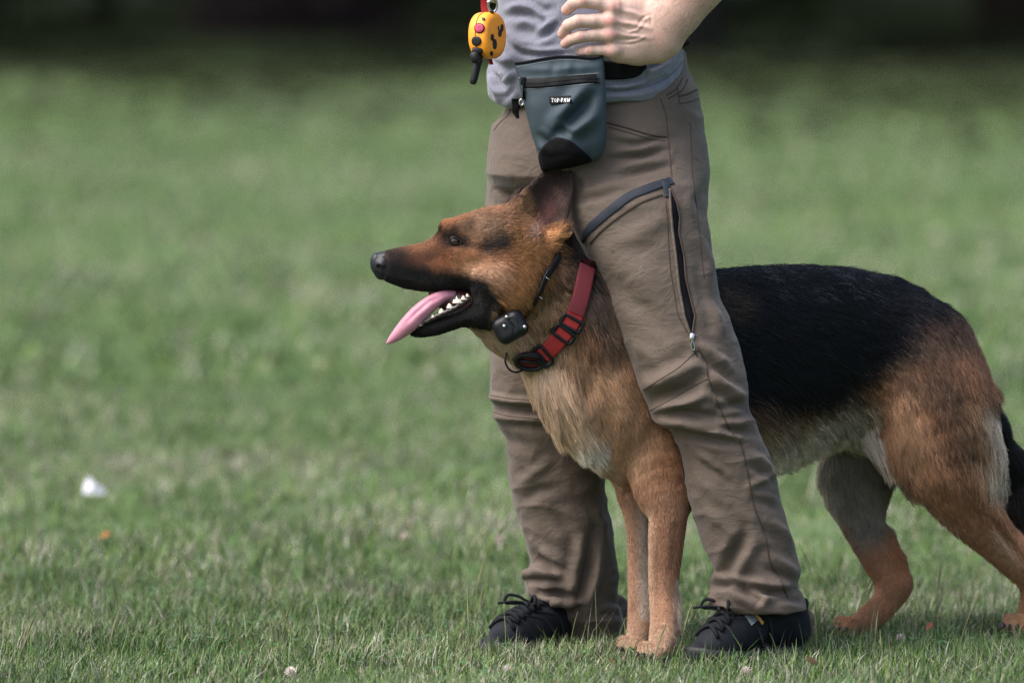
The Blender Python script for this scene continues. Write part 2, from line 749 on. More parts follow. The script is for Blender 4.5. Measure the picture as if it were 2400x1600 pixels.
class Acc:
    """gathers small shapes into one mesh"""
    def __init__(self):
        self.p = []

    def tube(self, pts, r, seg=8, **kw):
        self.p.append(tube(pts, r, seg, **kw))
        return self

    def add(self, V, F):
        self.p.append((np.asarray(V, float), F))
        return self

    def box(self, c, ax, half, bevel=0.25):
        c = np.asarray(c, float)
        M = np.array([np.asarray(a, float) / np.linalg.norm(a) for a in ax])
        b = min(half) * bevel
        V, F = rounded_box(half, b)
        self.p.append((c + V @ M, F))
        return self

    def build(self, name, mat, parent=None, smooth=True, **kw):
        V, F = merge(self.p)
        return obj(name, V, F, mat, parent, smooth, **kw)


def rounded_box(half, b):
    """box with bevelled edges: three nested rings of 8 per side"""
    hx, hy, hz = half
    def ring(ix, iy, z, c):
        return [(ix - c, -iy, z), (ix, -iy + c, z), (ix, iy - c, z), (ix - c, iy, z), (-ix + c, iy, z), (-ix, iy - c, z), (-ix, -iy + c, z), (-ix + c, -iy, z)]
    V = ring(hx - b, hy - b, -hz, b * .5) + ring(hx, hy, -hz + b, b) + ring(hx, hy, hz - b, b) + ring(hx - b, hy - b, hz, b * .5)
    F = []
    for i in range(3):
        for k in range(8):
            F.append((i * 8 + k, i * 8 + (k + 1) % 8, (i + 1) * 8 + (k + 1) % 8, (i + 1) * 8 + k))
    return np.array(V, float), [np.array(F), np.array([list(range(7, -1, -1)), list(range(24, 32))])]
# ================================================================== THE FIELD
M_GROUND = Mat("turf", (.061, .101, .033), .95, .08)
_n = M_GROUND.n
M_GROUND.blend(M_GROUND.noise(.5, 4, .6, (.55, 1, 1)), (.082, .130, .040), .42, .66)
M_GROUND.blend(M_GROUND.noise(1.1, 4, .6, (.5, 1, 1), .6), (.100, .122, .082), .47, .70)
M_GROUND.blend(M_GROUND.noise(.9, 4, .6, (.55, 1, 1), .3), (.038, .062, .026), .54, .74)
M_GROUND.blend(M_GROUND.noise(9, 4, .6), (0.060, 0.061, 0.037), .5, .75)
M_GROUND.vary(M_GROUND.noise(45, 3, .7), .82, 1.2)
xs = np.linspace(-60, 60, 121)
ys = np.concatenate([np.linspace(-17, 8, 80), np.linspace(8.4, 60, 90), np.linspace(61, 500, 40)])
X, Y = np.meshgrid(xs * 1.0, ys, indexing='ij')
X = np.where(np.abs(X) > 30, X * 6 - np.sign(X) * 150, X)


def height(x, y):
    p = np.stack([x, y, 0 * x], -1)
    h = .020 * fbm(p, 1.1, 301, 2) + .03 * fbm(p, .3, 302, 1)
    d = np.hypot(x - .35, (y - .0) * 1.3)
    return h * np.clip((d - .8) / 1.2, 0, 1)


V = np.stack([X, Y, height(X, Y)], -1).reshape(-1, 3)
n0, n1 = X.shape
I = np.arange(n0 * n1).reshape(n0, n1)
F = np.stack([I[:-1, :-1], I[1:, :-1], I[1:, 1:], I[:-1, 1:]], -1).reshape(-1, 4)
ground = obj("field", V, F, M_GROUND.m, kind="structure")
# darker ground sheet beneath the trees, their shade put into its colour
M_SHADE = Mat("shaded_ground", (.06, .085, .040), .95, .02)
M_SHADE.blend(M_SHADE.noise(1.2, 4), (.04, .052, .03), .45, .6)
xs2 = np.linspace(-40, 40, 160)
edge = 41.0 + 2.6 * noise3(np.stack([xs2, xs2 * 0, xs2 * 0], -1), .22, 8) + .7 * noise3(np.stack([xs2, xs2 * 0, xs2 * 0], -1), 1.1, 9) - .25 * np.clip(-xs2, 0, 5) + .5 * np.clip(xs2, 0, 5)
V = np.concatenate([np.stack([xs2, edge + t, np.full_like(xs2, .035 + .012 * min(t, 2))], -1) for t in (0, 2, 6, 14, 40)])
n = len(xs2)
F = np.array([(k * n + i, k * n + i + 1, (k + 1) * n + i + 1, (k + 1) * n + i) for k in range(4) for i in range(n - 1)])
obj("shade_sheet", V, F, M_SHADE.m, kind="structure")

# ---- grass blades: real geometry, finer near the focus
M_BLADE = Mat("grass_blade", (.07, .12, .035), .55, .25, attr="tint")


def blades(name, xr, yr, count, hmin, hmax, w, seg, seed, taper_y=None, tone=1.0):
    r = np.random.default_rng(seed)
    y = yr[0] + (yr[1] - yr[0]) * r.random(count) ** (taper_y or 1)
    half = np.interp(y + 14, [0, 60], [0, 60 * .068]) + xr
    x = (r.random(count) * 2 - 1) * half
    p = np.stack([x, y, 0 * x], -1)
    pat = fbm(p, 1.7, 51, 3)
    pat2 = fbm(p, 5.0, 61, 2)
    tuft = fbm(p, 14.0, 71, 2)
    keep = r.random(count) < np.clip(.75 + .5 * tuft + .35 * pat2, .12, 1)
    x, y, p, pat, pat2, tuft = x[keep], y[keep], p[keep], pat[keep], pat2[keep], tuft[keep]
    n = len(x)
    h = (hmin + (hmax - hmin) * r.random(n) ** 1.8) * (1 + .35 * pat2 + .45 * tuft)
    long_ = r.random(n) < .022
    h = np.where(long_, h * r.uniform(1.4, 2.3, n), h)
    a = r.random(n) * 2 * np.pi
    lean = r.uniform(.1, .95, n) * (1.1 - .3 * long_)
    dirx, diry = np.cos(a), np.sin(a)
    wx, wy = -np.sin(a + r.normal(0, .5, n)), np.cos(a)
    z0 = height(x, y) - .004
    ww = w * r.uniform(.55, 1.25, n)
    V = []
    for k in range(seg + 1):
        t = k / seg
        f = lean * h * t ** 1.7
        zz = z0 + h * t * (1 - .28 * lean * t)
        c = np.stack([x + dirx * f, y + diry * f, zz], -1)
        if k == seg:
            V.append(c[:, None])
        else:
            g = (ww * (1 - .55 * t) / 2)[:, None]
            s = np.stack([wx, wy, 0 * wx], -1) * g
            V.append(np.stack([c - s, c + s], 1))
    V = np.concatenate(V, 1)
    m = V.shape[1]
    o = np.arange(n)[:, None] * m
    Q = np.concatenate([o + np.array([[2 * k, 2 * k + 1, 2 * k + 3, 2 * k + 2]]) for k in range(seg - 1)]) if seg > 1 else np.zeros((0, 4), int)
    T = o + np.array([[2 * seg - 2, 2 * seg - 1, 2 * seg]])
    pal = np.array([(.057, .114, .024), (.092, .147, .031), (.052, .10, .040), (.100, .148, .056), (.27, .265, .205), (.17, .16, .11)])
    u = r.random(n)
    dry = np.clip(.26 + .3 * pat, .08, .6)
    for bx_, by_, sx_, sy_ in ((-.24, 1.08, .34, .13), (.72, 1.0, .2, .1), (-.95, .3, .3, .2), (.1, 2.6, .5, .2), (-.7, 4.2, .6, .3)):
        dry = np.clip(dry + .5 * np.exp(-((x - bx_) / sx_) ** 2 - ((y - by_) / sy_) ** 2), 0, .85)
    idx = np.where(u < dry * .45, 4, np.where(u < dry, 5, np.where(u < dry + .25, 0, np.where(u < dry + .5, 1, np.where(u < dry + .72, 2, 3)))))
    col = pal[idx] * np.exp(r.normal(0, .2, n))[:, None] * (1 + .25 * pat)[:, None] * tone
    cv = np.repeat(col[:, None, :], m, 1)
    return V.reshape(-1, 3), [Q, T], cv.reshape(-1, 3)


bl = [blades("a", .62, (-1.35, 1.5), 430000, .010, .042, .0019, 2, 11, None, 1.0),
      blades("b", .9, (1.5, 6.5), 210000, .014, .042, .0046, 1, 12, 1.25, 1.05),
      blades("c", 1.6, (6.5, 26), 90000, .02, .05, .015, 1, 13, 1.3, 1.0)]
V, F = merge([(b[0], b[1]) for b in bl])
obj("grass", V, F, M_BLADE.m, smooth=False, colors=np.concatenate([b[2] for b in bl]), kind="stuff")

# thin seed stalks standing above the mown turf
r = np.random.default_rng(5)
st = []
for i in range(230):
    y = r.uniform(-.6, 1.6)
    x = r.uniform(-1.25, 1.25)
    h = r.uniform(.06, .125)
    a = r.uniform(0, 6.28)
    b = h * r.uniform(.1, .5)
    pts = [(x + math.cos(a) * b * t ** 2, y + math.sin(a) * b * t ** 2, h * t) for t in np.linspace(0, 1, 5)]
    rr = np.array([.0006, .0006, .0005, .0005, .0003])
    if i % 3 == 0:
        rr = np.array([.0006, .0006, .0005, .0016, .0004])
    st.append(tube(pts, rr, 4, caps=False))
M_STALK = Mat("seed_stalk", (.13, .135, .06), .7, .2)
V, F = merge(st)
obj("seed_stalks", V, F, M_STALK.m, kind="stuff")

# broad leaves of clover and plantain low in the turf
cl = []
r = np.random.default_rng(6)
for i in range(900):
    y = r.uniform(-.7, 2.2)
    x = r.uniform(-1.35, 1.35)
    if fbm(np.array([[x, y, 0]]), 1.2, 88, 2)[0] < .05:
        continue
    z = r.uniform(.012, .03)
    a0 = r.uniform(0, 6.28)
    for k in range(3):
        a = a0 + k * 2.09
        d = np.array([math.cos(a), math.sin(a), r.uniform(-.2, .3)])
        s = np.array([-math.sin(a), math.cos(a), 0])
        L = r.uniform(.007, .012)
        c = np.array([x, y, z])
        cl.append((np.array([c, c + d * L * .5 + s * L * .45, c + d * L + s * L * .3, c + d * L * .95, c + d * L - s * L * .3, c + d * L * .5 - s * L * .45]), [np.array([[0, 1, 2, 3, 4, 5]])]))
M_CLOVER = Mat("clover_leaf", (.045, .105, .032), .55, .25)
V, F = merge(cl)
obj("clover_leaves", V, F, M_CLOVER.m, smooth=False, kind="stuff")

# ================================================================== TREES BEYOND THE FIELD
M_BARK = Mat("bark", (.06, .05, .045), .95, .05)
M_BARK.bump(M_BARK.noise(14, 4, .6, (1, 1, .3)), .04, 1)
M_LEAF = Mat("dark_leaf", (.022, .036, .014), .9, .02, attr="tint")


def leaf_cloud(centres, radii, n, size, seed, tint):
    r = np.random.default_rng(seed)
    ci = r.integers(0, len(centres), n)
    d = r.normal(0, 1, (n, 3))
    d /= np.linalg.norm(d, axis=1, keepdims=True)
    c = np.asarray(centres)[ci] + d * (np.asarray(radii)[ci] * r.random(n) ** .4)[:, None]
    a = r.normal(0, 1, (n, 3))
    a /= np.linalg.norm(a, axis=1, keepdims=True)
    b = np.cross(a, r.normal(0, 1, (n, 3)))
    b /= np.linalg.norm(b, axis=1, keepdims=True)
    s = (size * r.uniform(.6, 1.4, n))[:, None]
    V = np.stack([c - a * s, c + b * s * .45, c + a * s, c - b * s * .45], 1).reshape(-1, 3)
    F = np.arange(n * 4).reshape(n, 4)
    col = np.repeat(np.array(tint) * np.exp(r.normal(0, .3, n))[:, None], 4, 0)
    return V, F, col


def tree_meshes(seed, H, R):
    r = np.random.default_rng(seed)
    tr = Acc()
    tr.tube([(0, 0, -.1), (.05, 0, 1), (.02, .06, 3), (.1, 0, H * .55), (0, .1, H * .9)], [.42, .3, .26, .18, .05], 10)
    cs, rs = [], []
    for i in range(11):
        a = i * 2.4 + r.uniform(-.3, .3)
        z = 2.2 + (H - 3) * i / 11
        L = R * (1 - .45 * i / 11) * r.uniform(.75, 1.05)
        e = np.array([math.cos(a) * L, math.sin(a) * L, z + .8 * r.random() - .4])
        tr.tube([(0, 0, z - .6), tuple(e * [.5, .5, 1] + [0, 0, .1]), tuple(e)], [.1, .07, .02], 6)
        for t in (.45, .75, 1.0):
            cs.append(e * [t, t, 1] + r.normal(0, .3, 3))
            rs.append(r.uniform(.9, 1.6) * (1.2 - .3 * t))
    cs.append(np.array([0, 0, H * .9]))
    rs.append(1.8)
    V, F = merge(tr.p)
    me_t = mesh_data("trunk", V, F, M_BARK.m)
    V, F, c = leaf_cloud(cs, rs, 4200, .19, seed, (.03, .045, .02))
    me_c = mesh_data("crown", V, F, M_LEAF.m, False, c)
    return me_t, me_c


TREES = [tree_meshes(21, 10.5, 4.6), tree_meshes(22, 12.0, 5.2)]
for i, (x, y, rz, s) in enumerate(((-9.5, 45, 1, 1), (-4.6, 43.5, 2, 1), (.9, 44.5, 4, 1.05), (5.6, 45.2, .4, .95), (10.5, 46, 3, 1), (-7, 51, 5, 1.1), (-1.8, 50, 1.7, 1), (3.6, 51, 2.8, 1.1), (8.4, 52, .2, 1))):
    t = empty("tree", (x, y - 5.5, 0), "dark leafy tree with low spreading branches at the far edge of the field", "tree", "dark trees along the far edge of the field")
    t.rotation_euler = (0, 0, rz)
    t.scale = (s, s, s)
    for nm, me in zip(("trunk", "crown"), TREES[i % 2]):
        o = bpy.data.objects.new(nm, me)
        COL.objects.link(o)
        o.parent = t
# undergrowth and the wood behind, one mass
cs, rs = [], []
r = np.random.default_rng(9)
for i in range(560):
    x = r.uniform(-22, 22)
    y = r.uniform(47.5, 64)
    cs.append((x, y, r.uniform(.2, 9)))
    rs.append(r.uniform(1.0, 2.2))
V, F, c = leaf_cloud(cs, rs, 36000, .34, 10, (.04, .054, .031))
obj("woodland", V, F, M_LEAF.m, smooth=False, colors=c, kind="stuff")
# dark flecks added to deepen the trees' shade, thinning towards the open field
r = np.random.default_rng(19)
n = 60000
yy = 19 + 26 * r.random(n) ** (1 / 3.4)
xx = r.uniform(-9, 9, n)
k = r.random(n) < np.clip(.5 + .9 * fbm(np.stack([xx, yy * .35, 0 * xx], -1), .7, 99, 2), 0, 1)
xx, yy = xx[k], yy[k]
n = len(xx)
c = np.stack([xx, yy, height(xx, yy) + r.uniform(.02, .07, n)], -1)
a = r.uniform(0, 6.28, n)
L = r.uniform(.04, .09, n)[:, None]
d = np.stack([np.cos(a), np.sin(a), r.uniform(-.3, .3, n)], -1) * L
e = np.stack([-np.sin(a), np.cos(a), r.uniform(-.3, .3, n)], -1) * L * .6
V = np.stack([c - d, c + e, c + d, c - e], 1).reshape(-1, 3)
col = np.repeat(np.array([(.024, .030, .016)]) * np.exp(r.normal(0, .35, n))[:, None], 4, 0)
obj("shade_flecks", V, np.arange(n * 4).reshape(n, 4), M_LEAF.m, smooth=False, colors=col, kind="stuff")
# purplish bush in front of the trees
bx = empty("bush", P(700, 104, 43.0), "low dark purplish bush at the edge of the trees", "bush")
cs = [P(700 + dx, 70 + dy, 43 + dz) for dx, dy, dz in ((-150, 20, 0), (-60, -10, .2), (40, -20, -.2), (120, 0, .2), (170, 24, 0), (0, 20, .1), (-110, -30, .4), (70, -60, .3), (-20, -70, .3))]
V, F, c = leaf_cloud(cs, [.32] * 9, 2600, .06, 12, (.055, .043, .046))
obj("foliage", V, F, M_LEAF.m, bx, False, colors=c)
tb = Acc()
for k in range(5):
    b = P(700, 104, 43.0)
    tb.tube([b, P(620 + 40 * k, 60, 43.0)], [.03, .012], 6)
tb.build("stem", M_BARK.m, bx)
# ================================================================== THE PERSON
man = empty("person", P(1420, 1545, -0.02), "person in grey shirt and khaki trousers standing astride the dog, hand on hip", "person")

M_TROUSER = Mat("trouser_cloth", (0.104, 0.080, 0.064), 0.8, 0.2, sheen=0.12)
M_TROUSER.vary(M_TROUSER.noise(14, 3), .90, 1.10)
M_TROUSER.vary(M_TROUSER.noise(5, 4, .65), .90, 1.12)
M_TROUSER.bump(M_TROUSER.noise(26, 4, .6, (1, 1, 1.6), 1.2), 0.006, .5)
M_TROUSER.bump(M_TROUSER.noise(1500, 1, .5, (1, 1, .35)), 0.0004, .5)
M_SEAM = Mat("seam_thread", (0.062, 0.045, 0.036), 0.85, 0.1)
M_NAVY = Mat("navy_trim", (0.018, 0.022, 0.032), 0.65, 0.25)
M_NAVY.bump(M_NAVY.noise(900, 1), 0.0004, .5)
M_MESH = Mat("black_mesh_lining", (0.006, 0.006, 0.008), 0.85, 0.1)
M_STEEL = Mat("steel", (0.55, 0.55, 0.57), 0.3, 0.5, 1.0)
M_SHIRT = Mat("grey_jersey", (0.168, 0.172, 0.212), 0.9, 0.15, sheen=0.25)
M_SHIRT.vary(M_SHIRT.noise(420, 2, .6, (1, 1, .35)), .82, 1.16)
M_SHIRT.bump(M_SHIRT.noise(700, 2, .6, (1, 1, .6)), 0.0006, .6)
M_SHIRT_SEAM = Mat("shirt_thread", (0.13, 0.13, 0.165), 0.9, 0.1)

# ---- trousers
HEM = lambda X: X
near_rows = [  # py, left, right, Yc, half depth
    (290, 1440, 1630, -.03, .06), (340, 1390, 1646, -.05, .095), (405, 1332, 1654, -.08, .108), (430, 1322, 1653, -.095, .112), (476, 1320, 1654, -.112, .112), (507, 1325, 1658, -.117, .110), (553, 1350, 1665, -.125, .106), (591, 1371, 1670, -.13, .103),
    (645, 1405, 1678, -.14, .098), (698, 1422, 1687, -.145, .096), (744, 1436, 1711, -.15, .096), (813, 1463, 1733, -.158, .095), (878, 1486, 1750, -.165, .092), (920, 1507, 1753, -.168, .09),
    (955, 1518, 1756, -.168, .088), (985, 1528, 1768, -.168, .086), (998, 1562, 1775, -.165, .083), (1036, 1587, 1791, -.163, .08), (1100, 1603, 1815, -.158, .08), (1174, 1614, 1831, -.152, .08),
    (1270, 1646, 1859, -.145, .08), (1335, 1674, 1876, -.142, .08), (1376, 1663, 1868, -.142, .082), (1413, 1659, 1889, -.14, .088), (1428, 1664, 1892, -.138, .088)]
far_rows = [
    (300, 1160, 1420, .03, .12), (408, 1143, 1400, .045, .115), (480, 1136, 1385, .05, .108), (600, 1139, 1378, .057, .1), (796, 1149, 1386, .07, .094), (918, 1149, 1398, .075, .09), (959, 1156, 1400, .078, .088),
    (1005, 1169, 1404, .08, .086), (1031, 1187, 1408, .082, .084), (1102, 1190, 1416, .088, .08), (1133, 1195, 1419, .09, .08), (1173, 1204, 1422, .094, .08), (1265, 1230, 1440, .102, .08),
    (1316, 1243, 1448, .108, .08), (1357, 1230, 1452, .112, .082), (1393, 1238, 1448, .118, .084), (1420, 1262, 1452, .125, .084), (1450, 1275, 1465, .135, .08), (1492, 1300, 1470, .15, .075)]
hip_rows = [
    (120, 1196, 1606, .0, .132), (163, 1194, 1613, .0, .134), (205, 1193, 1634, -.005, .138), (245, 1188, 1642, -.01, .142), (306, 1160, 1645, -.02, .146), (359, 1150, 1648, -.03, .146), (408, 1146, 1653, -.035, .138),
    (436, 1180, 1652, -.045, .115), (462, 1260, 1640, -.06, .075)]

tf = Field([-.07, -.3, -.05], [.52, .28, 1.0], 0.0032)
tf.slices_z(far_rows, .012, 1, 2.2)
tf.slices_z(near_rows, .03, 2, 2.2)
tf.slices_z(hip_rows, .03, 3, 2.25)
# bunched hem of the far leg dragging behind the shoe
tf.limb([(1400, 1435, .16, 44), (1450, 1440, .17, 36), (1475, 1436, .18, 20)], .02, 1)
# turned-up rim folds
tf.limb([(1670, 1408, -.19, 14), (1720, 1416, -.215, 14), (1790, 1411, -.215, 14), (1852, 1408, -.17, 15)], .014, 2)
tf.limb([(1250, 1385, .06, 16), (1290, 1408, .04, 18), (1350, 1405, .045, 18)], .014, 1)
tf.limb([(1233, 1345, .07, 14), (1290, 1352, .035, 16), (1340, 1372, .04, 14)], .014, 1)
tf.limb([(1866, 1420, -.075, 16), (1884, 1450, -.07, 17), (1886, 1478, -.065, 15), (1872, 1494, -.06, 10)], .014, 2)
# hollow at the hems so the shoes enter
tf.slices_z([(1412, 1682, 1868, -.14, .07), (1500, 1690, 1872, -.13, .07)], .006, cut=True)
tf.slices_z([(1402, 1236, 1300, .06, .05), (1500, 1240, 1310, .06, .05)], .006, cut=True)
TF = tf
TV, TQ = tf.mesh(2)
TN = vnormals(TV, TQ)
far_leg = tf.tags_at(TV) == 1
folds_near = [
    # hip creases running to the side seam
    ([(1428, 330), (1490, 338), (1561, 326)], 7, -4), ([(1431, 356), (1500, 352), (1561, 331)], 8, 5), ([(1428, 372), (1510, 366), (1568, 350)], 6, -4), ([(1432, 398), (1500, 386), (1570, 372)], 9, 5),
    ([(1440, 416), (1510, 402), (1572, 390)], 7, -4), ([(1345, 452), (1400, 440), (1480, 424)], 10, 4), ([(1348, 474), (1400, 462), (1440, 452)], 7, -4),
    ([(1350, 410), (1362, 440), (1366, 480)], 8, -4),
    # thigh
    ([(1470, 560), (1530, 530), (1570, 505)], 20, 4), ([(1430, 600), (1500, 640), (1550, 700)], 26, 4), ([(1440, 680), (1510, 720), (1560, 790)], 18, -4), ([(1480, 800), (1520, 830), (1560, 880)], 16, 4),
    # back edge of the leg
    ([(1652, 440), (1638, 470), (1652, 520)], 12, -6), ([(1640, 560), (1662, 610), (1660, 660)], 12, 5), ([(1634, 640), (1648, 700), (1668, 760)], 12, -5), ([(1640, 700), (1676, 742), (1700, 800)], 14, 7),
    ([(1631, 806), (1672, 826), (1708, 862)], 11, 6), ([(1636, 834), (1680, 862), (1722, 900)], 10, -7), ([(1660, 870), (1700, 900), (1745, 936)], 12, 7), ([(1664, 910), (1700, 930), (1750, 962)], 9, -6),
    # behind and under the knee
    ([(1512, 948), (1560, 928), (1620, 905), (1652, 878)], 16, -11), ([(1500, 905), (1550, 890), (1610, 862), (1640, 846)], 16, 8), ([(1540, 958), (1600, 944), (1660, 926)], 11, 7), ([(1530, 975), (1590, 962), (1655, 974), (1720, 985)], 10, -9),
    ([(1545, 990), (1600, 990), (1660, 1005), (1734, 1026)], 8, 9), ([(1560, 1012), (1610, 1020), (1660, 1030), (1730, 1042)], 9, -7), ([(1670, 960), (1720, 950), (1756, 936)], 9, -7), ([(1690, 985), (1730, 990), (1770, 985)], 9, 6), ([(1700, 1006), (1740, 1010), (1780, 1018)], 8, -5),
    # calf
    ([(1628, 1054), (1665, 1080), (1697, 1119)], 9, 5), ([(1651, 1091), (1685, 1110), (1711, 1137)], 8, -4), ([(1620, 1100), (1660, 1140), (1700, 1180)], 14, 4), ([(1761, 1064), (1790, 1080), (1808, 1102)], 9, 6), ([(1754, 1090), (1786, 1104), (1815, 1128)], 8, -5),
    ([(1757, 1140), (1790, 1124), (1818, 1110)], 8, 5), ([(1765, 1170), (1800, 1180), (1826, 1200)], 9, -4), ([(1692, 1362), (1712, 1310), (1743, 1257), (1748, 1236)], 13, -9), ([(1720, 1372), (1740, 1330), (1766, 1280)], 13, 6),
    ([(1660, 1200), (1700, 1230), (1730, 1262)], 14, 4), ([(1780, 1230), (1815, 1262), (1846, 1300)], 12, -5), ([(1800, 1215), (1836, 1244), (1856, 1276)], 10, 5), ([(1800, 1300), (1835, 1318), (1868, 1342)], 10, 5), ([(1786, 1330), (1830, 1346), (1864, 1362)], 9, -6),
    # hem
    ([(1662, 1370), (1712, 1368), (1742, 1384), (1778, 1402)], 9, -12, 0), ([(1750, 1372), (1800, 1388), (1860, 1386)], 8, -11), ([(1668, 1392), (1710, 1394), (1760, 1410)], 9, 8), ([(1740, 1356), (1790, 1366), (1840, 1372)], 9, 6), ([(1812, 1404), (1850, 1400), (1884, 1410)], 8, -7),
]
folds_far = [
    ([(1150, 930), (1200, 940), (1270, 945)], 8, 5, 0), ([(1156, 950), (1210, 958), (1285, 962)], 10, -9, 0), ([(1156, 974), (1215, 982), (1290, 985)], 9, 5, 0), ([(1168, 1000), (1200, 1030), (1240, 1050)], 12, -4),
    ([(1180, 340), (1220, 375), (1260, 400)], 12, -5), ([(1200, 320), (1240, 350), (1280, 380)], 11, 5), ([(1150, 380), (1190, 372), (1220, 380)], 9, -5), ([(1190, 420), (1215, 450), (1222, 500)], 10, -5), ([(1160, 440), (1180, 470), (1190, 520)], 12, 4),
    ([(1210, 1139), (1250, 1110), (1290, 1080)], 12, 5), ([(1220, 1180), (1260, 1150), (1310, 1140)], 12, -5), ([(1251, 1300), (1280, 1325), (1310, 1350)], 11, -10), ([(1262, 1282), (1300, 1306), (1330, 1330)], 11, 6),
    ([(1230, 1360), (1270, 1358), (1322, 1372)], 8, -9), ([(1234, 1342), (1280, 1338), (1330, 1350)], 9, 7), ([(1262, 1392), (1300, 1386), (1350, 1402)], 8, -10), ([(1262, 1414), (1310, 1412), (1356, 1420)], 10, 7), ([(1290, 1428), (1330, 1432), (1368, 1424)], 8, -7),
    ([(1357, 1420), (1372, 1360), (1385, 1293), (1392, 1240)], 12, -11), ([(1376, 1420), (1394, 1350), (1402, 1290)], 11, 8), ([(1340, 1380), (1352, 1320), (1360, 1260)], 12, 6), ([(1394, 1178), (1410, 1220), (1424, 1274)], 10, 4), ([(1300, 1200), (1330, 1240), (1345, 1290)], 14, -5),
    ([(1420, 1400), (1440, 1412), (1470, 1418)], 10, -7), ([(1410, 1440), (1440, 1436), (1466, 1446)], 9, -6), ([(1160, 560), (1200, 600), (1230, 680)], 20, 4), ([(1156, 800), (1200, 840), (1240, 850)], 14, -4),
]
zone = np.where(far_leg, 0.0, 1.0)
TV = sculpt(TV, TN, folds_near, zone)
TV = sculpt(TV, TN, folds_far, 1 - zone)
# small random wrinkles, flatter than wide
wp = TV * np.array([1, 1, 1.9]) + 0.03 * np.stack([noise3(TV, 9, 3), noise3(TV, 9, 4), noise3(TV, 9, 5)], 1)
rid = 1 - np.abs(noise3(wp, 17, 11))
low = np.clip((0.75 - TV[:, 2]) / 0.6, 0, 1)
TV = TV + TN * ((rid ** 3 - .35) * (0.0006 + 0.0026 * low) + 0.0007 * noise3(wp, 36, 12))[:, None]
TN = vnormals(TV, TQ)
trousers = obj("trousers", TV, TQ, M_TROUSER.m, man)
TSK = Skin(TV, TQ)


def seam(line, name="seam", r=0.0008, mat=None, parent=None, skin=None, n=10):
    A, N = (skin or TSK).lay(line, n)
    V, F = tube(A + N * r * 0.35, r, 6)
    return obj(name, V, F, (mat or M_SEAM).m, parent if parent is not None else trousers)


# side seams, knee seams, pocket edges
seam([(1548, 232), (1560, 270), (1566, 330), (1573, 400), (1574, 420)])
seam([(1560, 470), (1564, 520), (1570, 620), (1582, 700), (1590, 740), (1612, 778), (1632, 790)])
seam([(1618, 290), (1622, 400), (1634, 500), (1644, 600), (1650, 650)])
seam([(1634, 812), (1650, 842), (1662, 890), (1680, 940), (1700, 985), (1718, 1018)], r=.0013)
seam([(1734, 1030), (1746, 1080), (1756, 1130), (1768, 1190), (1790, 1245), (1806, 1320), (1826, 1350), (1846, 1400)], r=.0013)
seam([(1508, 914), (1545, 890), (1590, 862), (1636, 818)])
seam([(1524, 962), (1570, 938), (1620, 908), (1662, 886)])
seam([(1150, 926), (1200, 934), (1262, 938)])
seam([(1157, 966), (1200, 976), (1270, 982)])
seam([(1158, 306), (1172, 288), (1190, 272), (1200, 250)])
seam([(1424, 288), (1470, 300), (1520, 315), (1561, 321)], r=.0015)
seam([(1426, 298), (1470, 310), (1520, 325), (1559, 331)])
seam([(1350, 405), (1341, 430), (1338, 460)])
seam([(1600, 182), (1585, 208), (1562, 224)])
seam([(1612, 186), (1598, 212), (1566, 232)])
seam([(1590, 226), (1612, 220), (1634, 210)], r=.0014)
seam([(1588, 244), (1612, 240), (1638, 232)])
seam([(1588, 208), (1592, 240)])
# navy tape along the thigh pocket
A, N = TSK.lay([(1366, 566), (1378, 540), (1408, 512), (1440, 486), (1480, 458), (1530, 438), (1560, 428), (1575, 424)], 10)
obj("trim_tape", *strip(A, N, np.interp(np.linspace(0, 1, len(A)), [0, .2, 1], [.006, .0145, .0155]), .0022), M_NAVY.m, trousers)
A, N = TSK.lay([(1558, 424), (1562, 442), (1566, 462)], 6)
obj("trim_tape", *strip(A, N, .0125, .003), M_NAVY.m, trousers)
A, N = TSK.lay([(1382, 570), (1410, 540), (1450, 508), (1500, 476), (1552, 456)], 10)
obj("pocket_zip", *strip(A, N, .004, .0018), M_SEAM.m, trousers)
# open side vent with its zip
vent_l = [(1568, 442), (1570, 480), (1574, 530), (1583, 600), (1592, 680), (1603, 740), (1617, 784)]
vent_r = [(1570, 442), (1586, 478), (1592, 510), (1590, 545), (1602, 600), (1606, 650), (1618, 700), (1628, 740), (1622, 784)]
vy = np.linspace(443, 783, 60)
vl = np.interp(vy, [q[1] for q in vent_l], [q[0] for q in vent_l])
vr = np.interp(vy, [q[1] for q in vent_r], [q[0] for q in vent_r])
A1, N1 = TSK.lay(np.stack([vl, vy], 1), curve=False)
A2, N2 = TSK.lay(np.stack([np.maximum(vr, vl + 1), vy], 1), curve=False)
nv_ = len(A1)
V = np.concatenate([A1 - N1 * .003, A1 + N1 * .0012, A1 * .5 + A2 * .5 + (N1 + N2) * .0006, A2 + N2 * .0012, A2 - N2 * .003])
F = np.array([(k * nv_ + i, k * nv_ + i + 1, (k + 1) * nv_ + i + 1, (k + 1) * nv_ + i) for k in range(4) for i in range(nv_ - 1)])
obj("zip_vent", V, F, M_MESH.m, trousers)
for edge, nm in ((vl, "vent_edge"), (vr, "zip_teeth")):
    A, N = TSK.lay(np.stack([edge, vy], 1), curve=False)
    obj(nm, *tube(A + N * .0018, .0022 if nm == "vent_edge" else .0017, 6), M_TROUSER.m if nm == "vent_edge" else M_SEAM.m, trousers)
c, n = TSK.hit(1621, 792)
zp = Acc()
zp.box(c + n * .003, [(1, 0, 0), n, (.15, 0, 1)], (.0035, .002, .006))
zp.tube(catmull([c + n * .004 + np.array(v) for v in ((0, 0, -.004), (.0035, 0, -.012), (.004, 0, -.019), (.0005, 0, -.02), (-.001, 0, -.012), (0, 0, -.004))], 5), .0009, 6)
zp.build("zip_pull", M_STEEL.m, trousers)
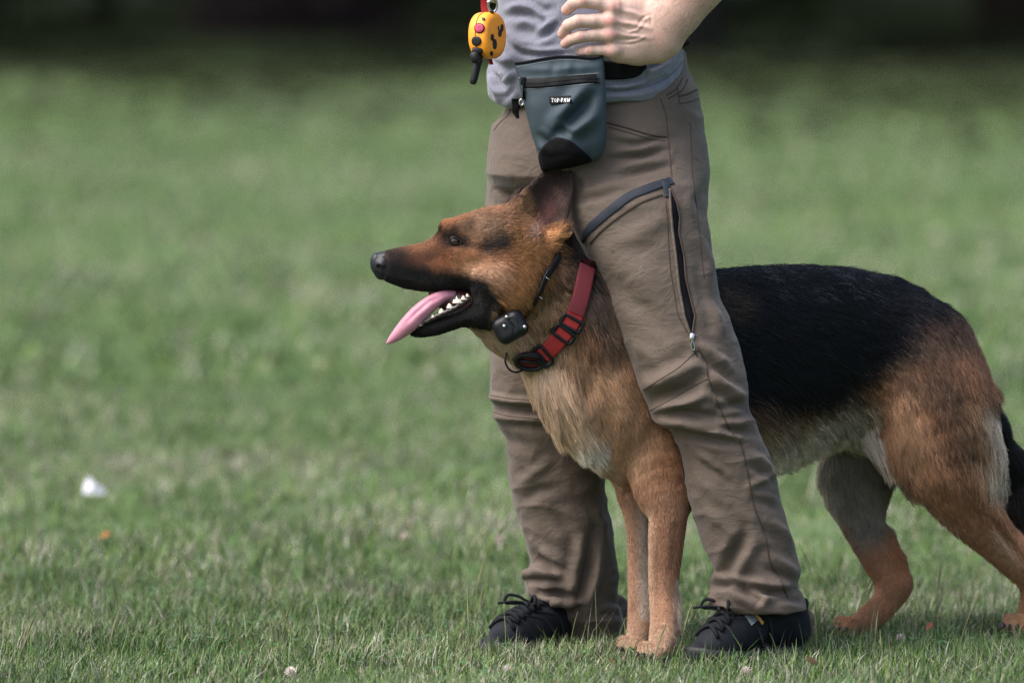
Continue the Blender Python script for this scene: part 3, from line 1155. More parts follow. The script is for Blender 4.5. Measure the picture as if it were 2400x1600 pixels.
seam([(1622, 808), (1628, 822), (1634, 836)], "zip_cord", .0013, M_NAVY)

# ---- shirt
shirt_rows = [(-560, 1290, 1560, 0, .06), (-520, 1200, 1640, 0, .10), (-420, 1160, 1650, 0, .135), (-250, 1165, 1640, 0, .14), (-100, 1172, 1615, -.004, .138), (0, 1165, 1602, -.008, .142), (60, 1160, 1598, -.01, .145), (108, 1154, 1599, -.012, .15), (130, 1149, 1606, -.012, .152),
              (155, 1147, 1607, -.012, .154), (190, 1148, 1606, -.012, .156), (221, 1156, 1600, -.012, .154), (243, 1172, 1596, -.012, .15), (256, 1190, 1580, -.012, .142)]
hemline = np.array([(1130, 236), (1177, 244), (1205, 250), (1300, 246), (1420, 236), (1492, 236), (1553, 225), (1592, 200), (1605, 168), (1640, 120)], float)
hx = P(hemline[:, 0], hemline[:, 1], -.1)


def above_hem(X, Y, Z):
    # the hem climbs towards the hip on the front and stays level round the back
    zf = np.interp(X[:, 0, 0], hx[:, 0], hx[:, 2])[:, None, None]
    w = np.clip((0.08 - Y) / 0.16, 0, 1)
    zb = 0.905
    return (zf * w + zb * (1 - w)) - Z


sf = Field([-.09, -.22, .84], [.36, .2, 1.47], 0.0032)
sf.slices_z(shirt_rows, .01, 1, 2.2, extra=above_hem)
# gathered roll at the lower left
sf.limb([(1164, 178, -.03, 15), (1172, 215, -.06, 18), (1196, 233, -.09, 16)], .02, 1)
# left sleeve
sf.cone(P(1590, -520, -.06), P(1690, -330, -.13), .085, .075, .04, 1)
sf.cone(P(1225, -520, .07), P(1160, -330, .1), .085, .075, .04, 1)
SV, SQ = sf.mesh(2)
SN = vnormals(SV, SQ)
shirt_folds = [
    ([(1180, 42), (1215, 30), (1245, 36), (1270, 52)], 8, -7), ([(1190, 22), (1225, 12), (1262, 22)], 9, 6), ([(1200, 62), (1235, 52), (1260, 64)], 10, 6), ([(1250, 10), (1275, 24), (1300, 20)], 8, -6),
    ([(1186, 90), (1196, 112), (1222, 124), (1262, 128)], 6, -7), ([(1196, 84), (1220, 100), (1260, 104), (1292, 92)], 12, 6), ([(1225, 118), (1262, 122), (1310, 118)], 6, 5), ([(1250, 130), (1290, 130), (1340, 128)], 7, -6), ([(1256, 100), (1282, 80), (1302, 62)], 8, -6), ([(1268, 78), (1286, 58), (1306, 42)], 9, 6),
    ([(1158, 140), (1172, 160), (1200, 160)], 7, -7), ([(1162, 128), (1185, 142), (1210, 140)], 9, 7), ([(1160, 168), (1168, 196), (1180, 204), (1198, 186)], 7, -9), ([(1152, 170), (1158, 200), (1172, 228)], 9, 8), ([(1182, 196), (1198, 182), (1206, 170)], 7, 8), ([(1180, 232), (1196, 214), (1206, 200)], 8, -7),
    ([(1422, 196), (1470, 190), (1520, 178)], 7, -5), ([(1424, 206), (1470, 204), (1512, 196)], 6, 5), ([(1424, 214), (1470, 212), (1520, 200), (1560, 182)], 6, -5, 0), ([(1520, 176), (1545, 158), (1572, 140)], 9, 5), ([(1512, 160), (1540, 148), (1570, 126)], 8, -6), ([(1512, 160), (1516, 176), (1514, 196)], 5, -4),
    ([(1425, 222), (1500, 222), (1556, 206), (1590, 180)], 7, 3), ([(1570, 128), (1586, 116), (1600, 112)], 6, 5),
]
SV = sculpt(SV, SN, shirt_folds)
wp = SV + 0.03 * np.stack([noise3(SV, 8, 23), noise3(SV, 8, 24), noise3(SV, 8, 25)], 1)
SV = SV + SN * (((1 - np.abs(noise3(wp, 14, 31))) ** 3 - .35) * .0028 + .0012 * noise3(wp, 30, 32))[:, None]
shirt = obj("shirt", SV, SQ, M_SHIRT.m, man)
SSK = Skin(SV, SQ)
seam([(1424, 211), (1470, 211), (1520, 202), (1560, 184), (1590, 158), (1600, 142)], "hem_stitch", .0007, M_SHIRT_SEAM, shirt, SSK)

# ---- arm and hand on the hip
M_SKIN = Mat("skin", (.5, .35, .28), 0.5, 0.35, attr="tint")
M_SKIN.b.inputs["Subsurface Weight"].default_value = 0.12
M_SKIN.b.inputs["Subsurface Radius"].default_value = (.012, .005, .003)
M_SKIN.b.inputs["Subsurface Scale"].default_value = 0.5
M_SKIN.vary(M_SKIN.noise(240, 3), .9, 1.1)
M_SKIN.bump(M_SKIN.noise(900, 2, .6), 0.0004, .35)

hf = Field([.05, -.29, .94], [.47, -.09, 1.26], 0.0017)
YH = -.19
fingers = [  # (px, py, Y, r) from wrist to tip
    [(1524, 42, -.186, 27), (1480, 28, -.192, 24), (1438, 17, -.199, 22), (1402, 6, -.205, 19.5), (1367, 3, -.206, 18.5), (1345, 8, -.2, 17), (1328, 24, -.188, 15)],
    [(1536, 66, -.184, 27), (1485, 58, -.193, 24), (1430, 50, -.202, 21.5), (1392, 49, -.208, 18), (1354, 51, -.207, 17.5), (1332, 60, -.198, 16.5), (1319, 80, -.184, 14.5)],
    [(1542, 90, -.182, 27), (1488, 87, -.192, 24), (1432, 81, -.201, 20.5), (1394, 82, -.205, 17), (1361, 86, -.204, 16.5), (1340, 93, -.196, 15.5), (1325, 103, -.184, 13.5)],
    [(1540, 112, -.18, 28), (1490, 116, -.188, 25), (1440, 117, -.196, 19.5), (1408, 118, -.199, 15), (1382, 119, -.198, 14.5), (1368, 120, -.192, 13.5), (1359, 122, -.184, 12)],
]
for f in fingers:
    hf.limb(f[:3], .014, 1, (0, 1, 0), .78)
for i, f in enumerate(fingers):
    hf.limb([f[2]] + [(q_[0], q_[1], q_[2], q_[3] * .88) for q_ in f[3:]], .0012, 2 + i, (0, 1, 0), .95)
hf.limb([(1452, 121, -.188, 26), (1500, 113, -.178, 33), (1530, 106, -.178, 31)], .012, 1, (0, 1, 0), .75)
hf.limb([(1528, 36, -.18, 26), (1508, -14, -.172, 22), (1486, -46, -.165, 17), (1470, -70, -.16, 14)], .014, 1)
hf.limb([(1524, 80, -.183, 42), (1556, 68, -.184, 45), (1592, 20, -.186, 51), (1636, -46, -.186, 63), (1710, -140, -.184, 80), (1800, -200, -.18, 74)], .02, 7, (0, 1, 0), .8)
hf.limb([(1546, 118, -.178, 20), (1562, 100, -.18, 26)], .02, 7)
# knuckles
for f, r in zip(fingers, (14, 14, 13.5, 12)):
    hf.ball(f[2][0], f[2][1] + 1, f[2][2] - .009, r * .9, .012, 1)
    hf.ball(f[4][0], f[4][1], f[4][2] - .004, r * .75, .007, 1)
HV, HQ = hf.mesh(1)
HN = vnormals(HV, HQ)
tendons = [([(1452, 22), (1490, 32), (1520, 44)], 5, 1.4), ([(1448, 50), (1490, 58), (1526, 68)], 4.5, 2.0), ([(1446, 80), (1490, 86), (1526, 90)], 4.5, 1.6), ([(1450, 66), (1474, 76), (1492, 72), (1504, 60)], 3, 1.5), ([(1440, 98), (1470, 100), (1500, 94), (1512, 84)], 3, 1.5),
           ([(1446, 34), (1480, 46), (1510, 56)], 7, -1.5), ([(1446, 66), (1480, 72)], 6, -1.4), ([(1446, 98), (1480, 102)], 6, -1.4), ([(1493, 61), (1506, 44), (1525, 34)], 3.5, -1.2), ([(1506, 50), (1520, 40)], 4, .8), ([(1524, 36), (1527, 60)], 3, -1.5),
           ([(1440, 2), (1448, 32)], 5, -1), ([(1362, -2), (1366, 14)], 2, -.7), ([(1350, 44), (1356, 58)], 2, -.7), ([(1358, 80), (1363, 92)], 2, -.7), ([(1378, 113), (1382, 125)], 2, -.6)]
HV = sculpt(HV, HN, tendons)
hpx, hpy = proj(HV)
skin_c, red_c = (0.46, 0.315, 0.265), (0.52, 0.18, 0.16)
hcol = paint(hpx, hpy, skin_c, [
    ([(1438, 17)], 10, red_c, .9, .5), ([(1424, 49), (1432, 50)], 10, red_c, .9, .6), ([(1426, 80), (1436, 82)], 10, red_c, .9, .5), ([(1430, 118)], 12, red_c, .9, .32),
    ([(1367, 3)], 7, red_c, .9, .5), ([(1353, 49)], 5, red_c, .9, .4), ([(1360, 87)], 6, red_c, .9, .5), ([(1379, 120)], 4, (.55, .12, .1), .8, .8),
    ([(1328, 26)], 9, (.6, .27, .22), .9, .5), ([(1318, 84)], 10, (.6, .28, .23), .9, .5), ([(1325, 104)], 9, (.6, .27, .22), .9, .5), ([(1545, 90)], 14, (.6, .3, .26), .9, .4),
    ([(1570, 40), (1660, -60)], 60, (.42, .25, .19), .9, .45)])
# the rest of the body under the clothes, in a coarser grid, one mesh with the hand
bf = Field([-.16, -.3, .03], [.5, .34, 1.84], 0.011)
bf.slices_z([(r[0], r[1] + 26, r[2] - 26, r[3], r[4] - .022) for r in shirt_rows[1:]], .01, 1)
bf.slices_z([(r[0], r[1] + 34, r[2] - 34, r[3], r[4] - .03) for r in hip_rows[1:-1]], .02, 1)
bf.slices_z([(r[0], (r[1] + r[2]) / 2 - 62, (r[1] + r[2]) / 2 + 62, r[3], .045) for r in near_rows], .01, 1)
bf.slices_z([(r[0], (r[1] + r[2]) / 2 - 62, (r[1] + r[2]) / 2 + 62, r[3], .045) for r in far_rows], .01, 1)
bf.limb([(1410, -520, 0, 90), (1405, -640, -.02, 84)], .03, 1)
bf.limb([(1590, -520, -.06, 85), (1690, -340, -.13, 78), (1780, -215, -.175, 66), (1740, -150, -.182, 66)], .02, 1)
bf.limb([(1225, -520, .07, 85), (1165, -330, .08, 76), (1160, -240, .03, 66), (1290, -290, -.14, 55), (1420, -330, -.17, 45)], .03, 1)
hd = P(1390, -790, -.04)
bf.ell(hd, [(1, 0, 0), (0, 1, 0), (0, 0, 1)], (.078, .092, .115), .02, 1)
fd = np.array([-.7, -.71, 0])
sd_ = np.array([-.71, .7, 0])
bf.ell(hd + fd * .035 + np.array([0, 0, -.06]), [fd, sd_, (0, 0, 1)], (.062, .055, .07), .03, 1)
bf.cone(hd + fd * .09 + [0, 0, -.01], hd + fd * .115 + [0, 0, -.045], .011, .017, .015, 1)
for s in (-1, 1):
    bf.ell(hd + sd_ * s * .085 + [0, 0, -.02], [fd, sd_, (0, 0, 1)], (.02, .012, .032), .01, 1)
    bf.ell(hd + fd * .092 + sd_ * s * .033 + [0, 0, 0], [fd, sd_, (0, 0, 1)], (.014, .016, .011), .01, cut=True)
BV, BQ = bf.mesh(2)
keep = ~((hf.sample(BV) < .15) & (BV[:, 2] < 1.21) & (sf.sample(BV) > .012) & (tf.sample(BV) > .012))
BQ = BQ[keep[BQ].all(1)]
V = np.concatenate([HV, BV])
F = np.concatenate([HQ, BQ + len(HV)])
hcol = np.concatenate([hcol, np.tile(np.array(skin_c), (len(BV), 1))])
body = obj("body", V, F, M_SKIN.m, man, colors=hcol)
# forearm hair
M_ARMHAIR = Mat("arm_hair", (.12, .06, .035), .5, .3)
fn = HN[HQ].mean(1)
fc = HV[HQ].mean(1)
ax_, ay_ = proj(fc)
cand = np.where((ax_ > 1530) & (fn[:, 1] < .3) & (ay_ > -120) & ((ax_ - 1530) * .7 + (60 - ay_) > 6))[0]
pick = rng.choice(cand, min(len(cand), 650), replace=False)
T, Q = [], []
adir = P(1640, -40, -.19) - P(1540, 90, -.19)
adir /= np.linalg.norm(adir)
for i, f in enumerate(pick):
    d = adir * -1 + rng.normal(0, .35, 3)
    d -= fn[f] * (d @ fn[f]) * .8
    d = d / np.linalg.norm(d)
    s = np.cross(d, fn[f]) * .00014
    L = rng.uniform(.006, .014)
    a = fc[f]
    T += [a - s, a + s, a + d * L * .6 + fn[f] * .0022 + s * .7, a + d * L * .6 + fn[f] * .0022 - s * .7, a + d * L + fn[f] * .0016]
    o = i * 5
    Q.append((o, o + 1, o + 2, o + 3))
obj("arm_hair", np.array(T), [np.array(Q), np.array([(q[3], q[2], q[0] + 4) for q in Q])], M_ARMHAIR.m, body, kind="stuff")

# ---- shoes
M_SHOE = Mat("shoe_fabric", (.009, .010, .0135), .7, .15)
M_SHOE.bump(M_SHOE.noise(500, 2), .0008, .6)
M_SHOE.vary(M_SHOE.noise(40, 3), .7, 1.4)
M_SOLE = Mat("shoe_rubber", (.012, .012, .013), .55, .3)
M_TOE = Mat("shoe_toe_rubber", (.013, .014, .018), .65, .2)
M_LACE = Mat("shoe_lace", (.012, .013, .016), .85, .1)
M_SOCK = Mat("black_sock", (.007, .007, .008), .95, .1)


def shoe(heel, toe, hs, label, patch):
    """heel and toe: ground points; local frame: f forward, s sideways, u up"""
    f = np.array(toe) - np.array(heel)
    f[2] = 0
    L = np.linalg.norm(f)
    f /= L
    u = np.array([0, 0, 1.0])
    s = np.cross(u, f)
    H = np.array(heel, float)
    at = lambda a, b, c: H + f * a * L + s * b + u * c * (hs if c > .03 else 1)
    fl = Field(H - .16, H + np.array([.16, .16, .24]) , .003)
    fl = Field(np.minimum(H, H + f * L) - [.09, .09, .02], np.maximum(H, H + f * L) + [.09, .09, .2], .003)
    for a, b in ((.10, .32), (.32, .55), (.55, .75), (.75, .9)):
        w = {.10: .029, .32: .031, .55: .034, .75: .033, .9: .022}
        z = {.10: .05, .32: .058, .55: .050, .75: .030, .9: .018}
        fl.cone(at(a, 0, z[a]), at(b, 0, z[b]), w[a], w[b], .012, 1)
    fl.cone(at(.12, 0, .05), at(.14, 0, .085), .032, .031, .02, 1)
    fl.cone(at(.16, 0, .080), at(.40, 0, .082), .032, .028, .02, 1)
    fl.cone(at(.40, 0, .080), at(.64, 0, .056), .028, .026, .02, 1)
    fl.cone(at(.64, 0, .056), at(.80, 0, .030), .026, .02, .02, 1)
    fl.cone(at(.93, 0, .016), at(.94, 0, .016), .017, .017, .02, 1)
    fl.cut(lambda X, Y, Z: Z - (H[2] + .012) + 0 * X + 0 * Y, H - .4, H + [.4, .4, -.0], .004)
    V, F = fl.mesh(2)
    root = obj("shoe", V, F, M_SHOE.m, man, label=label)
    sk = BVHTree.FromPolygons([tuple(v) for v in V], [tuple(q) for q in F])

    def drop(a, b, back=.3):
        o = at(a, b, back)
        co, no, i, d = sk.ray_cast(Vector(o), Vector((0, 0, -1)), 1)
        if co is None:
            return at(a, b, .03), u
        return np.array(co), np.array(no)
    # sole with a tread edge
    out = []
    for t in np.linspace(0, 2 * np.pi, 40, endpoint=False):
        a = .5 - .5 * math.cos(t)
        w = np.interp(a, [0, .08, .2, .45, .7, .88, .97, 1], [.004, .027, .034, .033, .045, .041, .022, .004])
        out.append((a * 1.02 - .01, w * (1 if t < np.pi else -1)))
    V2, F2 = [], []
    for k, (z, g) in enumerate(((.0, .92), (.004, 1), (.018, 1.02), (.024, .95))):
        for a, b in out:
            V2.append(at(.5 + (a - .5) * (1 + (g - 1) * .4), b * g, z + max(0, a - .8) * .06))
    n = len(out)
    for k in range(3):
        for i in range(n):
            F2.append((k * n + i, k * n + (i + 1) % n, (k + 1) * n + (i + 1) % n, (k + 1) * n + i))
    obj("sole", np.array(V2), [np.array(F2), np.array([list(range(n))[::-1], list(range(3 * n, 4 * n))])], M_SOLE.m, root)
    # toe bumper
    tb = []
    for t in np.linspace(-1, 1, 15):
        a = .985 - .2 * t * t
        b = .043 * t
        tb.append(at(a, b * .85, .019 - .002 * t * t))
    obj("toe_cap", *tube(tb, .009, 8), M_TOE.m, root)
    # laces
    ac = Acc()
    for i, a in enumerate(np.linspace(.50, .80, 6)):
        w = .017 + .006 * i / 5
        for sg in (-1, 1):
            pts = []
            for t in np.linspace(0, 1, 7):
                c, nn = drop(a + .045 * t, sg * (w - 2 * w * t))
                pts.append(c + nn * (.002 + .0015 * math.sin(t * np.pi)))
            ac.tube(pts, .0032, 8)
    c, nn = drop(.55 if not patch else .66, 0)
    c = c + u * .002
    for sg in (-1, 1):
        loop = [c, c + f * .012 + s * sg * .012 + u * .012, c + f * .026 + s * sg * .026 + u * .016, c + f * .03 + s * sg * .03 + u * .004, c + f * .014 + s * sg * .016 + u * .002, c]
        ac.tube(catmull(loop, 6), .0028, 6)
        ac.tube(catmull([c, c + f * .03 + s * sg * .01 + u * .006, c + f * .05 + s * sg * .03 + u * .004], 6), .0024, 6)
    ac.tube([c - s * .006, c + s * .006 + u * .002], .005, 8)
    ac.build("lace", M_LACE.m, root)
    # overlays
    for a0, a1, b0, b1 in ((.72, .5, .016, .043), (.6, .4, .018, .04), (.46, .22, .02, .035)):
        for sg in (-1, 1):
            A = []
            N = []
            for t in np.linspace(0, 1, 8):
                cc, nn = drop(a0 + (a1 - a0) * t, sg * (b0 + (b1 - b0) * t * .9))
                A.append(cc)
                N.append(nn)
            obj("side_band", *strip(A, N, .007, .0016), M_TOE.m, root)
    # heel loop and sock
    obj("heel_tab", *tube(catmull([at(.02, -.012, .07), at(-.02, -.006, .095), at(-.02, .006, .095), at(.02, .012, .07)], 6), .004, 8), M_SHOE.m, root)
    sc = Acc()
    sc.tube([at(.22, 0, .06), at(.25, 0, .09), at(.28, 0, .12)], [.034, .033, .03], 16)
    sc.build("sock", M_SOCK.m, man)
    return root, at, drop


R_, at_r, drop_r = shoe(P(1366, 1514, .15), P(1142, 1542, -.075), .70, "dark lace-up shoe of the far foot, left of the dog's front legs", False)
L_, at_l, drop_l = shoe(P(1878, 1541, -.09), P(1618, 1569, -.26), .95, "dark lace-up shoe of the near foot, right of the dog's front legs", True)

LSKIN = Skin([v.co for v in L_.data.vertices], [p.vertices for p in L_.data.polygons])
# woven tab on the collar of the near shoe
for dx, nm, w, mt in ((0, "ankle_tab", .019, Mat("grey_tab", (.16, .18, .2), .7, .2)), (.0105, "tab_stripe", .005, Mat("amber_tab", (.55, .32, .08), .7, .2))):
    A, N = LSKIN.lay([(1752 + dx * 1700, 1438 + dx * 200), (1761 + dx * 1700, 1447 + dx * 200), (1769 + dx * 1700, 1458 + dx * 200)], 4)
    obj(nm, *strip(A, N, w, .0022 + dx * .05), mt.m, L_)
# ================================================================== THE DOG
dog = empty("dog", P(1750, 1530, 0.0), "black and tan german shepherd with open mouth standing between the person's legs", "dog")
LAT = np.array([.656, -.755, 0])      # sideways axis of the dog, towards the camera
AXD = np.array([-.755, -.656, 0])     # the way it faces

df = Field([-.27, -.35, -.02], [.93, .5, .86], 0.0034)
torso_rows = [
    (1238, 868, 905, -.15, .02), (1254, 832, 945, -.148, .05), (1291, 790, 1008, -.14, .072), (1340, 740, 1056, -.125, .086), (1390, 690, 1100, -.105, .098), (1450, 655, 1132, -.08, .11),
    (1520, 640, 1145, -.04, .122), (1600, 634, 1142, .005, .13), (1680, 629, 1136, .05, .136), (1755, 621, 1120, .088, .14), (1815, 618, 1102, .118, .14), (1888, 617, 1072, .155, .138),
    (1990, 622, 1030, .205, .133), (2092, 643, 1000, .25, .128), (2153, 668, 990, .272, .12), (2214, 714, 985, .29, .11), (2255, 760, 975, .3, .098), (2291, 818, 960, .31, .08), (2314, 882, 945, .32, .05), (2324, 905, 930, .32, .03)]
df.slices_x(torso_rows, .02, 1, 2.15)
df.limb([(1252, 655, -.178, 108), (1330, 748, -.142, 140), (1436, 872, -.085, 175)], .03, 11, (0, 1, 0), .7)
head_rows = [
    (878, 602, 628, -.238, .008), (888, 594, 645, -.238, .015), (902, 588, 658, -.237, .0195), (916, 584, 665, -.236, .0215), (946, 577, 676, -.234, .0235), (984, 570, 683, -.231, .0255), (1008, 560, 684, -.229, .029), (1022, 547, 683, -.227, .033), (1038, 524, 684, -.225, .039),
    (1067, 509, 679, -.221, .05), (1099, 498, 681, -.217, .058), (1131, 486, 702, -.213, .063), (1169, 481, 722, -.209, .066), (1200, 484, 728, -.206, .066), (1230, 496, 716, -.203, .063), (1262, 522, 700, -.2, .056), (1292, 562, 680, -.196, .042)]
df.slices_x(head_rows, .014, 2, 2.3)
jaw_rows = [(961, 770, 786, -.236, .006), (972, 760, 790, -.236, .013), (993, 753, 791, -.235, .018), (1028, 738, 785, -.233, .022), (1073, 722, 770, -.23, .03), (1102, 710, 760, -.227, .037), (1130, 702, 765, -.222, .042), (1160, 690, 775, -.216, .046)]
df.slices_x(jaw_rows, .008, 3, 2.3)
# cheeks, corner of the mouth, throat, brow
for s in (-1, 1):
    df.limb([(1128, 690, -.215 + s * .03, 22), (1128, 738, -.22 + s * .028, 24)], .012, 3)
    df.limb([(1165, 640, -.21 + s * .04, 52), (1205, 680, -.204 + s * .036, 50)], .025, 2)
    df.limb([(1046, 532, -.222 + s * .026, 17), (1086, 528, -.217 + s * .036, 19)], .014, 2)
    df.limb([(1050, 588, -.222 + s * .03, 14), (1110, 590, -.215 + s * .045, 22)], .014, 2)
df.limb([(1128, 762, -.215, 26), (1180, 778, -.2, 44), (1230, 800, -.18, 60)], .02, 11, (0, 1, 0), .8)
# eye sockets
for s in (-1, 1):
    df.ball(1064, 566, -.221 + s * .052, 15, .008, cut=True)
# ears
def ear(dy, dxp, tag):
    Lf = np.array([(1188, 505), (1206, 478), (1232, 449), (1258, 423), (1284, 400), (1306, 388)], float)
    Rt = np.array([(1312, 552), (1324, 512), (1335, 466), (1342, 430), (1338, 402), (1324, 388)], float)
    L = catmull(Lf, 4)
    R = catmull(Rt, 4)
    for i in range(len(L)):
        t = i / (len(L) - 1)
        for u in np.linspace(0, 1, 15):
            x, y = L[i] * (1 - u) + R[i] * u
            Y = -.230 + .062 * t + dy + (.03 * math.sin(math.pi * u) ** .8) * (1 - .75 * t) * (1 if dy == 0 else -.2) + .012 * u
            df.ball(x + dxp, y, Y, 5.2 + 2.2 * (1 - t), .004, tag)
ear(0, 0, 9)
ear(.085, -14, 10)
df.limb([(1186, 520, -.222, 26), (1206, 484, -.228, 14)], .018, 2)
df.limb([(1290, 566, -.215, 24), (1314, 548, -.21, 14)], .018, 2)
# forelegs
q7 = ((*LAT,), .72)
df.limb([(1548, 1010, -.075, 112), (1560, 1125, -.112, 90), (1566, 1192, -.132, 57), (1561, 1270, -.14, 47), (1557, 1340, -.142, 42), (1555, 1410, -.155, 37), (1554, 1468, -.185, 35), (1550, 1515, -.22, 35), (1538, 1548, -.242, 33)], .014, 4, *q7, sm=4)
df.limb([(1476, 1040, -.02, 84), (1490, 1140, -.046, 56), (1500, 1224, -.058, 40), (1503, 1340, -.062, 37), (1502, 1430, -.085, 35), (1496, 1498, -.118, 33), (1484, 1530, -.138, 30)], .014, 5, *q7, sm=4)
df.limb([(1582, 1395, -.135, 13), (1586, 1470, -.165, 12)], .012, 4)
# hind legs
q6 = ((*LAT,), .66)
df.limb([(2170, 850, .205, 150), (2196, 985, .188, 150), (2232, 1090, .188, 122), (2272, 1180, .203, 84), (2335, 1264, .235, 56), (2398, 1330, .27, 45), (2428, 1362, .285, 40)], .03, 6, *q6, sm=4)
df.limb([(2272, 880, .27, 52), (2302, 975, .258, 46), (2324, 1060, .25, 38), (2324, 1130, .25, 22)], .03, 6, *q6, sm=4)
df.limb([(1990, 985, .205, 52), (2050, 1030, .18, 40), (2096, 1085, .175, 26), (2126, 1135, .18, 16)], .025, 1, *q6, sm=4)
df.limb([(2430, 1358, .285, 38), (2416, 1410, .29, 33), (2406, 1462, .29, 32), (2394, 1488, .272, 31)], .014, 6, *q7, sm=4)
df.limb([(2300, 1180, .245, 30), (2372, 1262, .268, 22), (2436, 1352, .288, 24)], .02, 6)
df.limb([(2040, 990, .31, 125), (2010, 1100, .295, 108), (2016, 1185, .28, 74), (2032, 1250, .268, 54), (2062, 1312, .262, 46), (2094, 1366, .262, 42)], .025, 7, *q7, sm=4)
df.limb([(2098, 1378, .262, 40), (2064, 1424, .25, 37), (2020, 1462, .235, 33), (1996, 1480, .222, 27)], .014, 7, *q7, sm=4)
df.limb([(2078, 1250, .268, 20), (2100, 1310, .264, 18), (2112, 1362, .264, 22)], .016, 7)
# toes
def paw(px, py, Y, r, tag):
    c = P(px, py, Y)
    g = 0.012
    for j, o in enumerate((-.022, -.0078, .0078, .022)):
        fw = .015 if j in (1, 2) else .008
        a = c + LAT * o * r / 32 * .9
        b = a + AXD * fw
        a[2] = g + .013
        b[2] = g + .000
        df.cone(a, b, .0112 * r / 32, .0082 * r / 32, .007, tag)
paw(1529, 1556, -.252, 32, 4)
paw(1478, 1540, -.148, 30, 5)
paw(1986, 1486, .215, 29, 7)
paw(2384, 1494, .262, 30, 6)
# tail
df.limb([(2262, 890, .34, 40), (2318, 990, .385, 36), (2366, 1080, .415, 38), (2396, 1170, .42, 44), (2424, 1280, .415, 42), (2440, 1370, .41, 18)], .03, 8)
DV, DQ = df.mesh(2)
DN = vnormals(DV, DQ)
DT = df.tags_at(DV)
# soft anatomy: shoulder and thigh muscles, tendons
anat = [([(1440, 900), (1470, 980), (1520, 1060)], 26, 5), ([(1400, 980), (1440, 1060), (1480, 1110)], 16, -4), ([(1310, 880), (1340, 960), (1370, 1020)], 18, 5), ([(1360, 860), (1380, 940), (1390, 1010)], 14, -4), ([(2170, 1010), (2200, 1100), (2250, 1180)], 22, 5), ([(2280, 1000), (2300, 1080), (2310, 1150)], 18, -4),
        ([(2316, 1190), (2350, 1250), (2395, 1310)], 9, -5), ([(1530, 1230), (1528, 1340), (1530, 1450)], 8, 2.5), ([(1580, 1230), (1578, 1340)], 8, -2.5), ([(2046, 1230), (2062, 1290), (2070, 1340)], 9, -3), ([(1085, 588), (1130, 600), (1180, 590)], 12, 2), ([(1100, 640), (1140, 650)], 16, 2), ([(1040, 600), (1060, 640)], 10, -1.5),
        ([(975, 615), (1040, 600)], 10, -1.2), ([(900, 640), (980, 664), (1050, 668), (1110, 676)], 9, 1.6)]
DV = sculpt(DV, DN, anat)
DN = vnormals(DV, DQ)

